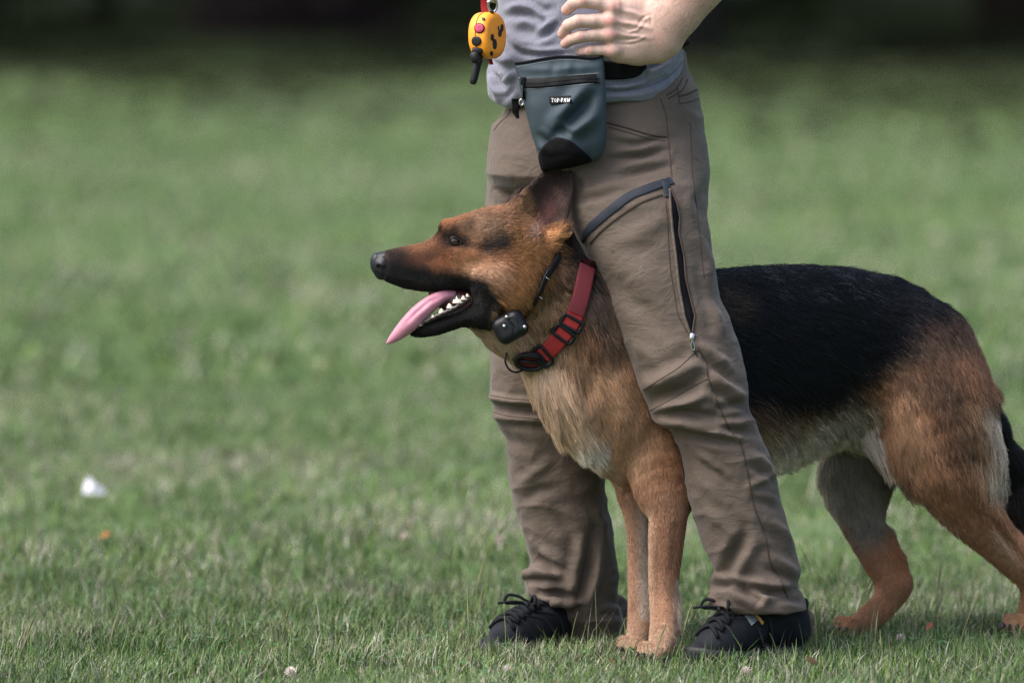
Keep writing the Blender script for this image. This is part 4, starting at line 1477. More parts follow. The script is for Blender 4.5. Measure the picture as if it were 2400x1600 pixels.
# ---- coat: colours, combing direction and length over the body
BLACK, TAN, RED, CREAM, WHITE, GREY, ORANGE = (.0062, .0068, .0090), (.33, .163, .088), (.25, .105, .052), (.48, .35, .24), (.62, .57, .52), (.12, .085, .065), (.375, .172, .082)
B_ = (1, 6, 11, 4)
coat = [
    # trunk
    ([(1250, 870), (1300, 960), (1350, 1000)], 80, (.62, .44, .30), .6, .95, B_), ([(1420, 900), (1450, 1000), (1490, 1060)], 70, (.50, .30, .18), .6, .95, B_), ([(1575, 1070), (1580, 1150)], 50, (.27, .13, .065), .7, .8, (1, 4)),
    ([(1330, 560), (1370, 640), (1400, 700)], 46, BLACK, .5, 1, (11, 1, 2)), ([(1392, 712), (1430, 760), (1440, 800)], 46, GREY, .7, .9, (1, 11)), ([(1330, 640), (1300, 700)], 28, (.17, .105, .065), .8, .8, (11,)), ([(1282, 712), (1262, 760)], 34, (.41, .255, .14), .7, .8, (11,)),
    ([(1300, 640), (1276, 690)], 12, (.06, .04, .03), .9, .7, (11, 2)), ([(1340, 800), (1370, 850)], 20, (.27, .17, .1), .9, .7, (1, 11)), ([(1340, 1036), (1396, 1060)], 26, (.78, .73, .68), .6, .95, (1, 5, 4)), ([(1400, 1085), (1440, 1120)], 18, CREAM, .8, .7, (1, 5, 4)),
    ([(1108, 786), (1160, 800), (1200, 838)], 24, (.46, .34, .23), .7, .9, (11, 1, 2)),
    ([(1660, 780), (1750, 785), (1900, 790), (1990, 765)], 168, BLACK, .1, 1, (1, 6)), ([(1520, 650), (1750, 632), (1990, 640), (2100, 672), (2200, 722)], 46, BLACK, .3, 1, (1, 6)), ([(1560, 720), (1640, 800), (1660, 900)], 60, BLACK, .5, 1, (1,)), ([(1980, 745), (2100, 712), (2190, 726)], 92, BLACK, .22, 1, (1, 6)), ([(2190, 706), (2262, 770), (2304, 850), (2336, 930)], 17, BLACK, .6, 1, (1, 6, 8)),
    ([(1690, 690), (1720, 720)], 26, (.12, .085, .06), .9, .4, (1,)),
    ([(1760, 965), (1880, 985), (1965, 955), (2060, 885), (2165, 806)], 24, (.1, .07, .052), .9, .8, (1, 6)), ([(1780, 1000), (1860, 1004), (1940, 976)], 26, (.33, .22, .13), .8, .85, (1, 6)), ([(2040, 930), (2090, 900), (2130, 880)], 30, (.36, .18, .085), .8, .8, (1, 6)),
    ([(1760, 1092), (1830, 1074), (1900, 1046), (1960, 1022), (2030, 1006), (2066, 1020)], 52, (.74, .65, .53), .7, .95, (1, 7)),
    # near hind leg
    ([(2186, 800), (2270, 780), (2300, 850)], 44, (.17, .105, .078), .7, .85, (1, 6)), ([(2270, 830), (2306, 900)], 30, (.36, .175, .10), .8, .8, (1, 6)), ([(2120, 890), (2200, 900)], 40, (.17, .10, .066), .8, .8, (1, 6)), ([(2110, 960), (2140, 1030), (2170, 1090)], 40, (.47, .275, .155), .8, .85, (1, 6)),
    ([(2010, 1010), (2050, 1046), (2090, 1096)], 26, (.52, .44, .36), .8, .9, (1,)), ([(2205, 880), (2235, 960), (2262, 1040)], 36, (.135, .08, .052), .8, .75, (1, 6)), ([(2290, 950), (2310, 1050), (2320, 1120)], 30, (.45, .265, .155), .8, .85, (1, 6)), ([(2322, 958), (2336, 1040), (2334, 1110)], 19, (.60, .50, .40), .9, .9, (1, 6)), ([(2350, 990), (2366, 1060), (2360, 1130)], 24, (.66, .57, .48), .8, .95, (1, 6)), ([(2318, 1080), (2346, 1150)], 16, (.55, .46, .36), .9, .7, (1, 6)),
    ([(2190, 1110), (2260, 1190), (2330, 1260)], 40, (.37, .19, .10), .7, .85, (6,)), ([(2062, 1040), (2108, 1130), (2160, 1192), (2220, 1238)], 11, (.40, .33, .26), .9, .6, (6, 1)), ([(2262, 1160), (2310, 1210)], 16, (.2, .09, .045), .9, .6, (6,)), ([(2360, 1320), (2410, 1420), (2390, 1480)], 60, (.38, .21, .115), .5, .9, (6,)), ([(2330, 1250), (2380, 1320)], 9, (.5, .36, .25), .9, .6, (6,)),
    # far hind leg, pale inside, its grey painted darker for shade
    ([(2020, 1040), (2014, 1160), (2030, 1250)], 100, (.24, .21, .165), .4, 1, (7,)), ([(1916, 1090), (1938, 1180), (1956, 1230)], 16, (.5, .44, .36), .8, .9, (7,)), ([(2090, 1130), (2086, 1210)], 13, (.06, .045, .035), .9, .8, (7,)), ([(2060, 1330), (2090, 1390), (2010, 1470)], 60, (.36, .185, .1), .5, 1, (7,)), ([(2090, 1250), (2112, 1330)], 18, (.36, .16, .075), .8, .9, (7,)), ([(1965, 1230), (2006, 1310)], 16, (.38, .2, .12), .8, .7, (7,)),
    # forelegs
    ([(1555, 1200), (1556, 1460)], 70, (.42, .235, .145), .5, .95, (4,)), ([(1592, 1230), (1588, 1400)], 16, (.24, .12, .068), .9, .7, (4,)), ([(1518, 1200), (1522, 1470)], 9, (.5, .36, .25), .9, .8, (4,)), ([(1552, 1180), (1556, 1330)], 12, (.34, .17, .095), .9, .5, (4,)), ([(1590, 1360), (1590, 1480)], 10, (.6, .5, .42), .8, .9, (4,)), ([(1480, 1160), (1480, 1440)], 20, (.43, .26, .165), .6, .95, (5,)), ([(1506, 1150), (1510, 1440)], 12, (.5, .42, .34), .8, .95, (5,)),
    ([(1550, 1500), (1510, 1540)], 40, (.45, .3, .2), .7, .9, (4,)), ([(1490, 1490), (1460, 1530)], 36, (.45, .3, .2), .7, .9, (5,)), ([(1486, 1412), (1484, 1424)], 9, (.25, .12, .07), .9, .6, (5,)), ([(1582, 1500), (1580, 1530)], 12, (.12, .07, .045), .9, .7, (4,)),
    # head
    ([(1060, 560), (1250, 620)], 140, ORANGE, .3, 1, (2,)), ([(1096, 524), (1150, 530), (1180, 520)], 40, (.20, .112, .066), .8, .9, (2,)), ([(1050, 520), (1090, 502)], 10, (.36, .15, .065), .9, .8, (2,)), ([(1110, 640), (1160, 640)], 28, (.53, .32, .21), .9, .85, (2,)), ([(1130, 672), (1150, 690)], 12, (.5, .34, .22), .9, .7, (2,)),
    ([(1196, 560), (1230, 580), (1246, 640)], 34, (.36, .17, .07), .8, .8, (2, 11)), ([(1190, 720), (1210, 690)], 30, (.42, .21, .085), .8, .8, (2, 11)), ([(1152, 735), (1160, 760)], 16, (.38, .25, .14), .9, .8, (2, 11, 3)),
    ([(900, 640), (970, 610), (1020, 590)], 46, (.13, .056, .033), .75, .95, (2,)), ([(960, 584), (1010, 574)], 9, (.26, .115, .06), .9, .7, (2,)), ([(890, 600), (925, 605)], 32, (.02, .014, .013), .7, .95, (2,)), ([(888, 640), (950, 646), (1020, 655), (1080, 668), (1116, 676)], 28, (.012, .0105, .011), .55, 1, (2, 3)), ([(888, 656), (950, 677), (1030, 685), (1095, 686)], 13, (.011, .010, .0105), .5, 1, (2, 3)), ([(1096, 664), (1128, 676), (1140, 706), (1128, 750)], 16, (.011, .01, .01), .45, 1, (2, 3, 11)),
    ([(1020, 625), (1045, 600)], 14, (.26, .1, .045), .9, .6, (2,)), ([(1048, 560), (1080, 567)], 16, (.012, .01, .01), .7, 1, (2,)), ([(1048, 548), (1062, 538)], 11, (.02, .014, .012), .9, .85, (2,)), ([(1030, 548), (1040, 575)], 8, (.05, .03, .022), .9, .6, (2,)), ([(1090, 572), (1126, 582)], 5, (.03, .02, .016), .9, .7, (2,)),
    ([(1140, 577), (1172, 569)], 20, (.014, .011, .011), .75, 1, (2,)), ([(1104, 530), (1160, 536)], 24, (.25, .155, .10), .8, .7, (2,)), ([(1166, 552), (1184, 560)], 12, (.03, .022, .018), .9, .7, (2,)), ([(1152, 690), (1166, 690)], 7, (.015, .012, .012), .8, .95, (2, 3, 11)), ([(1168, 628), (1174, 628)], 2.5, (.05, .03, .03), .8, .8, (2,)), ([(1018, 552), (1030, 534)], 5, (.01, .01, .01), .8, .9, (2,)),
    # ears
    ([(1200, 480), (1330, 400)], 150, (.052, .032, .028), .2, 1, (9, 10)), ([(1214, 482), (1228, 500), (1226, 466)], 17, (.34, .185, .09), .7, .9, (9, 2)), ([(1262, 520), (1284, 492)], 18, (.15, .062, .056), .9, .85, (9,)), ([(1304, 450), (1314, 480)], 10, (.12, .07, .06), .9, .7, (9,)), ([(1240, 550), (1252, 530)], 12, (.4, .3, .26), .9, .7, (9, 2)), ([(1280, 556), (1308, 546)], 17, (.42, .21, .09), .7, .95, (9, 2, 11)), ([(1262, 590), (1300, 580)], 18, (.36, .17, .07), .8, .8, (2, 11)), ([(1186, 478), (1210, 462)], 8, (.03, .02, .018), .8, .9, (2, 9)),
    # tail
    ([(2280, 860), (2400, 1080), (2440, 1360)], 140, (.012, .011, .012), .2, 1, (8,)), ([(2370, 1150), (2420, 1240)], 20, (.05, .035, .025), .9, .7, (8,)),
]


def coat_color(px, py, tags):
    c = paint(px, py, TAN, [], tags)
    c[tags == 3] = (.011, .0095, .0095)
    return paint(px, py, c, coat, tags)


guides = np.array([
    (890, 610, 1, .1, 2), (940, 600, 1, 0, 3), (950, 655, 1, .2, 3), (1000, 590, 1, -.15, 4), (1010, 650, 1, .2, 4), (1050, 545, 1, -.3, 5), (1080, 510, 1, -.3, 7), (1075, 600, 1, .3, 5), (1100, 545, 1, -.05, 7), (1150, 510, 1, -.15, 11), (1130, 620, 1, .35, 9), (1170, 570, 1, .1, 9), (1180, 650, .9, .6, 18), (1130, 670, .8, .5, 6), (1120, 730, .7, .5, 3), (1040, 765, 1, -.2, 3), (980, 775, 1, -.1, 2.5),
    (1180, 720, .6, .9, 16), (1130, 785, .9, .4, 15), (1215, 640, .8, .6, 18), (1215, 485, .7, -.6, 13), (1250, 440, .6, -.8, 3.5), (1290, 420, .5, -1, 3), (1320, 470, .2, -1, 5), (1270, 510, .5, -.9, 7), (1240, 545, .7, -.5, 15), (1290, 556, .8, -.3, 18), (1200, 540, 1, 0, 12),
    (1290, 640, .6, 1, 24), (1250, 720, .3, 1, 26), (1330, 700, .5, 1, 28), (1360, 600, .8, .8, 26), (1300, 760, .2, 1, 28), (1200, 810, .5, .9, 22), (1260, 870, -.05, 1, 36), (1300, 860, .1, 1, 42), (1280, 950, .35, 1, 40), (1350, 900, .15, 1, 36), (1340, 1010, .45, 1, 36), (1420, 840, .3, 1, 24), (1400, 760, .5, 1, 32), (1400, 960, .15, 1, 14), (1450, 1050, .2, 1, 10), (1380, 1066, .6, .9, 24), (1430, 1120, .6, .9, 16), (1500, 900, .4, 1, 12), (1560, 1100, .1, 1, 12),
    (1700, 640, 1, .08, 30), (1900, 635, 1, .1, 30), (2100, 665, 1, .35, 28), (2200, 720, .8, .7, 26), (2270, 800, .5, 1, 24), (2320, 900, .4, 1, 26), (1750, 800, 1, .3, 26), (1900, 800, 1, .3, 26), (2050, 780, 1, .4, 24), (2160, 800, .7, .8, 22), (1800, 960, .9, .5, 34), (1900, 975, .9, .45, 34), (2000, 930, .8, .6, 28),
    (1820, 1070, .7, .9, 44), (1900, 1040, .6, .9, 44), (1980, 1010, .5, .9, 46), (2060, 1030, .3, 1, 50), (2110, 1100, .35, 1, 34),
    (2130, 900, .3, 1, 24), (2230, 880, .3, 1, 24), (2180, 1050, .15, 1, 22), (2280, 1000, .45, .9, 30), (2350, 1030, .6, .8, 44), (2350, 1110, .5, .9, 44), (2180, 1150, .4, 1, 20), (2250, 1170, .5, .9, 16), (2320, 1250, .7, .8, 9), (2390, 1330, .5, .9, 7), (2405, 1430, -.1, 1, 6),
    (1960, 1110, 0, 1, 24), (2030, 1100, 0, 1, 24), (2085, 1150, .25, 1, 34), (1990, 1210, .3, 1, 15), (2040, 1250, .35, 1, 11), (2080, 1340, .3, 1, 7), (2050, 1440, -.6, .7, 6), (1990, 1480, -.8, .4, 5),
    (1556, 1200, .05, 1, 8), (1550, 1300, 0, 1, 6), (1550, 1420, 0, 1, 5), (1586, 1400, .35, 1, 15), (1588, 1480, .3, 1, 12), (1545, 1500, -.3, 1, 6), (1510, 1540, -.8, .4, 5), (1490, 1200, .05, 1, 7), (1500, 1400, 0, 1, 5), (1480, 1510, -.5, .8, 6), (1450, 1532, -.8, .4, 5),
    (2340, 980, .45, 1, 34), (2390, 1080, .3, 1, 44), (2420, 1200, .2, 1, 50), (2450, 1320, .15, 1, 50)], float)


def comb(px, py):
    n = len(px)
    out = np.zeros((n, 3))
    for a in range(0, n, 40000):
        d2 = (px[a:a + 40000, None] - guides[None, :, 0]) ** 2 + (py[a:a + 40000, None] - guides[None, :, 1]) ** 2
        w = 1 / (d2 + 22.0 ** 2) ** 1.7
        w /= w.sum(1, keepdims=True)
        out[a:a + 40000] = w @ np.stack([guides[:, 2], guides[:, 3], guides[:, 4]], 1)
    return out


dpx, dpy = proj(DV)
cb = comb(dpx, dpy)
flen = cb[:, 2] * .001
# sink the skin under the depth of the coat
sink = np.clip(flen * .22, 0, .009)
sink[np.isin(DT, (9, 10))] = 0
DV = DV - DN * sink[:, None]
DN = vnormals(DV, DQ)
dcol = coat_color(dpx, dpy, DT)
M_COAT = Mat("dog_skin", TAN, .75, .15, attr="tint")
M_COAT.vary(M_COAT.noise(260, 3, .6, (1, 1, .35)), .45, .95)  # skin darkened to stand for shade in the gaps between locks
M_COAT.bump(M_COAT.noise(320, 3, .6, (1, 1, .3)), .002, .7)
dbody = obj("body", DV, DQ, M_COAT.m, dog, colors=dcol)
DSK = Skin(DV, DQ)

COLLAR = [(1372, 630), (1366, 660), (1358, 700), (1343, 745), (1318, 784), (1288, 815), (1254, 838), (1222, 832)]
ESTRAP = [(1304, 598), (1290, 622), (1272, 650), (1256, 684), (1240, 715), (1222, 740)]

# ---- fur
def grow(n_hairs):
    tri = np.concatenate([DQ[:, [0, 1, 2]], DQ[:, [0, 2, 3]]])
    a, b, c = DV[tri[:, 0]], DV[tri[:, 1]], DV[tri[:, 2]]
    cr = np.cross(b - a, c - a)
    area = np.linalg.norm(cr, axis=1) / 2
    fny = cr[:, 1] / (2 * area).clip(1e-12)
    cx, cy = proj((a + b + c) / 3)
    ln = comb(cx, cy)[:, 2]
    dens = np.where(fny < .25, 1.0, .3) * np.clip(14 / (ln + 4), .55, 1.7)
    dens[(cx > 2440)] *= .15
    dens[(cx > 1400) & (cx < 1640) & (cy > 620) & (cy < 960)] *= .3      # pressed behind the leg
    hd_ = (cx < 1260) & (cy < 800)
    dens[hd_] *= 1.6
    p = area * dens
    p /= p.sum()
    pick = rng.choice(len(tri), n_hairs, p=p)
    u, v = rng.random(n_hairs), rng.random(n_hairs)
    m = u + v > 1
    u[m], v[m] = 1 - u[m], 1 - v[m]
    T = tri[pick]
    w0, w1, w2 = (1 - u - v)[:, None], u[:, None], v[:, None]
    R = DV[T[:, 0]] * w0 + DV[T[:, 1]] * w1 + DV[T[:, 2]] * w2
    N = DN[T[:, 0]] * w0 + DN[T[:, 1]] * w1 + DN[T[:, 2]] * w2
    N /= np.linalg.norm(N, axis=1, keepdims=True)
    tg = DT[T[:, 0]]
    px, py = proj(R)
    g = comb(px, py)
    L = g[:, 2] * .001 * rng.uniform(.65, 1.2, n_hairs)
    # bare places: nose, eyes, mouth, gear
    bare = ((px < 911) & (np.hypot((px - 886) / 26, (py - 620) / 33) < 1)) | (np.hypot((px - 1066) / 15, (py - 566) / 8) < 1)
    bare |= (tg == 3) & (py < np.interp(px, [960, 993, 1028, 1073, 1102, 1130], [772, 760, 746, 730, 716, 700])) & (px < 1120)
    qd, qt, qs = seg_dist(px, py, COLLAR)
    bare |= (qd < 13) & (R[:, 1] < 0) & (rng.random(n_hairs) < .97)
    near_c = (qd < 60) & (px < np.interp(py, [620, 745, 838], [1372, 1345, 1250]) + 4) & (py < 850)
    L = np.where(near_c, np.minimum(L, np.maximum(qd + 2, 6) * PXM * 1.0), L)
    qe, _, _ = seg_dist(px, py, ESTRAP)
    bare |= (qe < 7) & (R[:, 1] < -.17) & (rng.random(n_hairs) < .8)
    bx = np.hypot((px - 1196) / 42, (py - 768) / 38)
    bare |= (bx < .95) & (R[:, 1] < -.15)
    k = ~bare
    R, N, L, px, py, tg, g = R[k], N[k], L[k], px[k], py[k], tg[k], g[k]
    n = len(R)
    # direction: combing field on the surface + noise that swirls in locks
    qn, _, _ = seg_dist(px, py, [(1300, 620), (1268, 700), (1290, 760), (1240, 790)])
    ang = .9 * np.clip(1.6 - qn / 45, 0, 1) * noise3(R, 48, 19) + .35 * fbm(R, 28, 5, 2) + rng.normal(0, .13, n) + .25 * noise3(R, 70, 9)
    dx, dy = g[:, 0], g[:, 1]
    ca, sa = np.cos(ang), np.sin(ang)
    D = np.stack([dx * ca - dy * sa, .25 * np.where(N[:, 1] < 0, -.2, .2), -(dx * sa + dy * ca)], 1)
    D += AXD * -.25 * np.isin(tg, (1,))[:, None]
    D /= np.linalg.norm(D, axis=1, keepdims=True)
    D -= N * (D * N).sum(1)[:, None]
    D /= np.linalg.norm(D, axis=1, keepdims=True).clip(1e-6)
    qn, _, _ = seg_dist(px, py, [(1300, 620), (1268, 700), (1290, 760), (1240, 790)])
    ruff = np.clip(1.6 - qn / 45, 0, 1) * (tg == 11)
    lift = np.clip(.30 + .32 * ruff + .16 * fbm(R, 40, 15, 2) + rng.normal(0, .07, n), .1, .7)
    lift = np.where(np.isin(tg, (9, 10)), lift * .6, lift)
    lift = lift + (rng.random(n) < .07) * rng.uniform(.15, .5, n)
    K = 6
    s = np.linspace(0, 1, K)
    pts = R[:, None, :] + (D[:, None, :] * s[None, :, None] + N[:, None, :] * (lift[:, None] * (s - .62 * s ** 2))[:, :, None]) * L[:, None, None]
    grav = np.clip((L - .012) / .03, 0, 1) * .30
    pts[:, :, 2] -= (grav * L)[:, None] * s[None, :] ** 2
    # locks: hairs of one cell lean to a common axis
    cell = np.clip(L * (.30 + .2 * ruff), .0026, .0115)
    key = np.floor((R + .004 * np.stack([noise3(R, 60, 41), noise3(R, 60, 42), noise3(R, 60, 43)], 1)) / cell[:, None].round(3)).astype(np.int64)
    hk = (key[:, 0] * 73856093) ^ (key[:, 1] * 19349663) ^ (key[:, 2] * 83492791) ^ (np.round(cell * 1000).astype(np.int64) * 7919)
    _, inv = np.unique(hk, return_inverse=True)
    cnt = np.bincount(inv).astype(float)
    mean = np.stack([np.bincount(inv, pts[:, j, a]) / cnt for j in range(K) for a in range(3)], 1).reshape(-1, K, 3)
    cl = (np.clip((L - .004) / .02, 0, 1) * .68)[:, None, None] * (s[None, :, None] ** 1.2)
    pts = pts + (mean[inv] - pts) * cl
    pts += rng.normal(0, .0004, pts.shape) * s[None, :, None]
    # nothing grows into the clothes
    bad = np.zeros(n, bool)
    for j in (0, 2, 5):
        bad |= TF.sample(pts[:, j]) < .0015
    bad |= pts[:, :, 2].min(1) < .001
    k = ~bad
    pts, L, px, py, tg, inv, R = pts[k], L[k], px[k], py[k], tg[k], inv[k], R[k]
    n = len(L)
    jit = np.clip(L * 1450 * .35, 1.2, 12)
    col = coat_color(px + rng.normal(0, 1, n) * jit, py + rng.normal(0, 1, n) * jit, tg)
    lockv = rng.normal(0, 1, inv.max() + 1)[inv]
    sl = np.clip(L / .018, .5, 1)
    lum = np.exp(rng.normal(0, .17, n) + .13 * lockv * sl + .16 * sl * fbm(R, 22, 77, 2))
    col = col * lum[:, None]
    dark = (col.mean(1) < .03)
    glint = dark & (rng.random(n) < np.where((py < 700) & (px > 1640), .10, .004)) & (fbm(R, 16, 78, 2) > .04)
    col[glint] = (.075, .075, .083)  # paler hairs painted as glints of light along the black back
    # banded hairs: pale at the root, dark at the tip, on neck, shoulders and thighs
    band = np.zeros(n)
    for line, r_, p_ in (([(1300, 620), (1290, 720), (1250, 770)], 70, .5), ([(1380, 720), (1420, 820)], 40, .45), ([(1240, 880), (1330, 960)], 70, .03), ([(2180, 820), (2250, 960), (2260, 1060)], 80, .4), ([(1780, 980), (1960, 960), (2120, 860)], 50, .45), ([(1120, 520), (1180, 560)], 46, .4), ([(1700, 700)], 60, .4)):
        q, _, _ = seg_dist(px, py, line if len(line) > 1 else line * 2)
        band = np.maximum(band, p_ * np.clip(1.5 - q / r_, 0, 1))
    tipf = np.where((rng.random(n) + .25 * lockv) < band, rng.uniform(.12, .4, n), rng.uniform(.85, 1.15, n))
    return pts, L, col, tipf


def curves_object(name, pts, rad, col, mat, parent, **kw):
    n, K = pts.shape[:2]
    cu = bpy.data.hair_curves.new(name)
    cu.add_curves([K] * n)
    cu.attributes["position"].data.foreach_set("vector", pts.astype(np.float32).ravel())
    at = cu.attributes.get("radius") or cu.attributes.new("radius", 'FLOAT', 'POINT')
    at.data.foreach_set("value", rad.astype(np.float32).ravel())
    ac = cu.attributes.new("tint", 'FLOAT_COLOR', 'POINT')
    cc = np.ones((n * K, 4), np.float32)
    cc[:, :3] = col.reshape(-1, 3)
    ac.data.foreach_set("color", cc.ravel())
    cu.materials.append(mat)
    return link(name, cu, parent, **kw)


HAIRS = 460000
pts, L, col, tipf = grow(HAIRS)
s = np.linspace(0, 1, pts.shape[1])
thick = np.clip(.00017 + L * .0055, .00018, .00036)
rad = thick[:, None] * (1 - .8 * s[None, :] ** 1.5)
M_FUR = Mat("fur", TAN, .42, .2, attr="tint")
tw = np.clip((s - .45) / .35, 0, 1)[None, :, None]
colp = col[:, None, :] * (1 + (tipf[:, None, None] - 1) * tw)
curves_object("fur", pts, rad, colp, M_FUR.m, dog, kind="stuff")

# ---- nose
nf = Field(P(862, 660, -.28), P(925, 575, -.19), .0012)
nf.limb([(884, 606, -.239, 14), (900, 608, -.238, 20)], .008, 1, (0, 1, 0), 1.1)
nf.limb([(882, 618, -.239, 13), (896, 626, -.238, 20), (902, 640, -.238, 15)], .008, 1, (0, 1, 0), 1.05)
nf.limb([(884, 630, -.239, 10), (890, 644, -.238, 9)], .008, 1)
for s_ in (-1, 1):
    nf.ball(895, 620, -.238 + s_ * .012, 11, .006, 1)
    nf.limb([(889, 626, -.239 + s_ * .0145, 5.5), (899, 634, -.239 + s_ * .0155, 4.6), (910, 624, -.238 + s_ * .0145, 3.4)], .003, cut=True)
M_NOSE = Mat("nose_leather", (.010, .011, .015), .45, .32)
M_NOSE.bump(M_NOSE.noise(800, 2), .0004, .5)
NV, NQ = nf.mesh(1)
obj("nose", NV, NQ, M_NOSE.m, dog)

# ---- eye
M_EYE = Mat("eye", (.018, .009, .005), .06, .6)
M_LID = Mat("eyelid", (.007, .006, .006), .7, .12)


def uv_sphere(c, r, nu=20, nv=12):
    V = [np.array([0, 0, 1.0])]
    for i in range(1, nv):
        for j in range(nu):
            a, b = math.pi * i / nv, 2 * math.pi * j / nu
            V.append(np.array([math.sin(a) * math.cos(b), math.sin(a) * math.sin(b), math.cos(a)]))
    V.append(np.array([0, 0, -1.0]))
    T = [(0, 1 + j, 1 + (j + 1) % nu) for j in range(nu)] + [(len(V) - 1, 1 + (nv - 2) * nu + (j + 1) % nu, 1 + (nv - 2) * nu + j) for j in range(nu)]
    Q = [(1 + i * nu + j, 1 + (i + 1) * nu + j, 1 + (i + 1) * nu + (j + 1) % nu, 1 + i * nu + (j + 1) % nu) for i in range(nv - 2) for j in range(nu)]
    return np.array(V) * np.asarray(r) + np.asarray(c), [np.array(T), np.array(Q)]


def ellipsoid(c, r, nu=20, nv=12):
    return uv_sphere(c, np.asarray(r), nu, nv)


ec, en = DSK.hit(1066, 566)
obj("eye", *uv_sphere(ec + np.array([0, .0050, .0002]), .0112), M_EYE.m, dog)
for k, pl in enumerate(([(1052, 566), (1058, 560), (1066, 557), (1076, 561), (1084, 569)], [(1052, 566), (1060, 571), (1070, 573), (1084, 569)])):
    cv = catmull(pl, 5)
    pp = []
    for x, y in cv:
        c, n_ = DSK.hit(x, y)
        q = P(x, y, min(c[1], ec[1] + .001) - .0035)
        pp.append(q)
    obj("eyelid", *tube(np.array(pp), np.interp(np.linspace(0, 1, len(pp)), [0, .5, 1], [.0012, .0024 if k == 0 else .0017, .0010]), 8), M_LID.m, dog)

# ---- mouth: lining, tongue, teeth
mf = Field(P(985, 770, -.27), P(1150, 660, -.17), .002)
mf.slices_x([(1004, 676, 690, -.23, .004), (1040, 672, 735, -.228, .011), (1080, 676, 742, -.225, .02), (1125, 684, 742, -.22, .026)], .004, 1)
M_MOUTH = Mat("mouth_lining", (.045, .014, .016), .4, .4)
obj("mouth_lining", *mf.mesh(1), M_MOUTH.m, dog)
M_TONGUE = Mat("tongue", (.47, .20, .265), .42, .4)
M_TONGUE.b.inputs["Subsurface Weight"].default_value = .15
M_TONGUE.b.inputs["Subsurface Radius"].default_value = (.01, .004, .004)
M_TONGUE.b.inputs["Subsurface Scale"].default_value = .4
M_TONGUE.vary(M_TONGUE.noise(45, 3), .82, 1.1)
M_TONGUE.bump(M_TONGUE.noise(700, 2), .0005, .6)
gf = Field(P(890, 825, -.30), P(1110, 670, -.19), .0016)
gf.limb([(1072, 690, -.232, 9), (1044, 693, -.238, 13), (1014, 708, -.245, 18), (985, 732, -.249, 20.5), (958, 759, -.250, 20), (936, 780, -.250, 15), (919, 795, -.249, 9), (909, 803, -.249, 4)], .004, 1, (0, 1, 0), .9, sm=6)
gf.cut(lambda X, Y, Z: 0 * X + 0 * Y + 0 * Z + 9, P(0, 0, 0), P(1, 1, 0))
GV, GQ = gf.mesh(1)
GN = vnormals(GV, GQ)
GV = sculpt(GV, GN, [([(1040, 690), (1004, 708), (972, 736), (945, 763)], 5, -1.6)])
obj("tongue", GV, GQ, M_TONGUE.m, dog)
M_TOOTH = Mat("tooth", (.52, .48, .38), .35, .4)
for x, y, w, h, Y in ((986, 758, 6, 10, -.253), (1016, 740, 7, 8, -.2555), (1036, 728, 9, 11, -.258), (1055, 717, 9, 12, -.2605), (1072, 705, 12, 17, -.2625), (1087, 697, 7, 10, -.262), (1096, 690, 5, 8, -.261), (926, 735, 4, 4, -.258)):
    if x < 950:
        continue
    V, F = [], []
    prof = [(-1, .0), (-.62, .55), (-.3, .45), (0, 1.0), (.35, .5), (.7, .6), (1, .0)] if w > 9 else [(-1, 0), (-.5, .7), (0, 1), (.5, .6), (1, 0)]
    n = len(prof)
    for d, sc_ in ((-.0022, .8), (0, 1), (.0022, .8)):
        for a, b in prof:
            V.append(P(x + a * w * sc_ - b * h * .15, y + 5 - b * h * sc_, Y) + np.array([0, d, 0]))
    V += [P(x + a * w, y + 8, Y) for a in (-1, 1)]
    for k in range(2):
        for i in range(n - 1):
            F.append((k * n + i, k * n + i + 1, (k + 1) * n + i + 1, (k + 1) * n + i))
    obj("tooth", np.array(V), [np.array(F), np.array([list(range(n))[::-1]]), np.array([[2 * n + i for i in range(n)]])], M_TOOTH.m, dog)
# gum line with its notched edge
gp = [(975, 768), (990, 758), (1016, 745), (1040, 734), (1062, 724), (1085, 710), (1102, 698)]
M_GUM = Mat("gum", (.02, .014, .014), .3, .5)
cv = catmull(gp, 6)
gpts = np.array([P(x, y, np.interp(x, [975, 1072, 1102], [-.250, -.261, -.257])) for x, y in cv])
gpts[:, 2] += .0012 * np.sin(np.arange(len(gpts)) * 1.9)
obj("gum", *tube(gpts, .0042, 8), M_GUM.m, dog)

# ---- whiskers
wv = []
for x, y, dx, dy, ln in ((930, 664, -.5, 1, 20), (950, 668, -.35, 1, 24), (972, 672, -.2, 1, 22), (990, 676, 0, 1, 16), (905, 655, -.6, 1, 12), (1000, 780, .1, 1, 12), (1030, 778, .3, 1, 14), (1030, 536, -.5, -1, 16), (1036, 528, -.3, -1, 14), (1068, 506, -.3, -1, 8)):
    c, n_ = DSK.hit(x, y - 4 if dy > 0 else y + 5)
    if c is None:
        continue
    d = np.array([dx, -.2, -dy])
    d /= np.linalg.norm(d)
    p = [c + d * ln * PXM * t + np.array([dx * .004 * t * t, 0, 0]) for t in np.linspace(0, 1, 5)]
    wv.append(tube(p, np.linspace(.00028, .0001, 5), 4))
V, F = merge(wv)
obj("whiskers", V, F, M_LID.m, dog, kind="stuff")

# ---- claws
M_CLAW = Mat("claw", (.030, .022, .018), .4, .35)
for px, py, Y, r in ((1529, 1556, -.252, 32), (1478, 1540, -.148, 30), (1986, 1486, .215, 29), (2384, 1494, .262, 30)):
    c = P(px, py, Y)
    for j, o in enumerate((-.022, -.0078, .0078, .022)):
        fw = .015 if j in (1, 2) else .008
        b = c + LAT * o * r / 32 * .9 + AXD * (fw + .008)
        b[2] = .018
        t = b + AXD * .010
        t[2] = .007
        obj("claw", *tube(np.array([b, (b + t) / 2 + [0, 0, .003], t]), [.0034, .0028, .0008], 6), M_CLAW.m, dog)
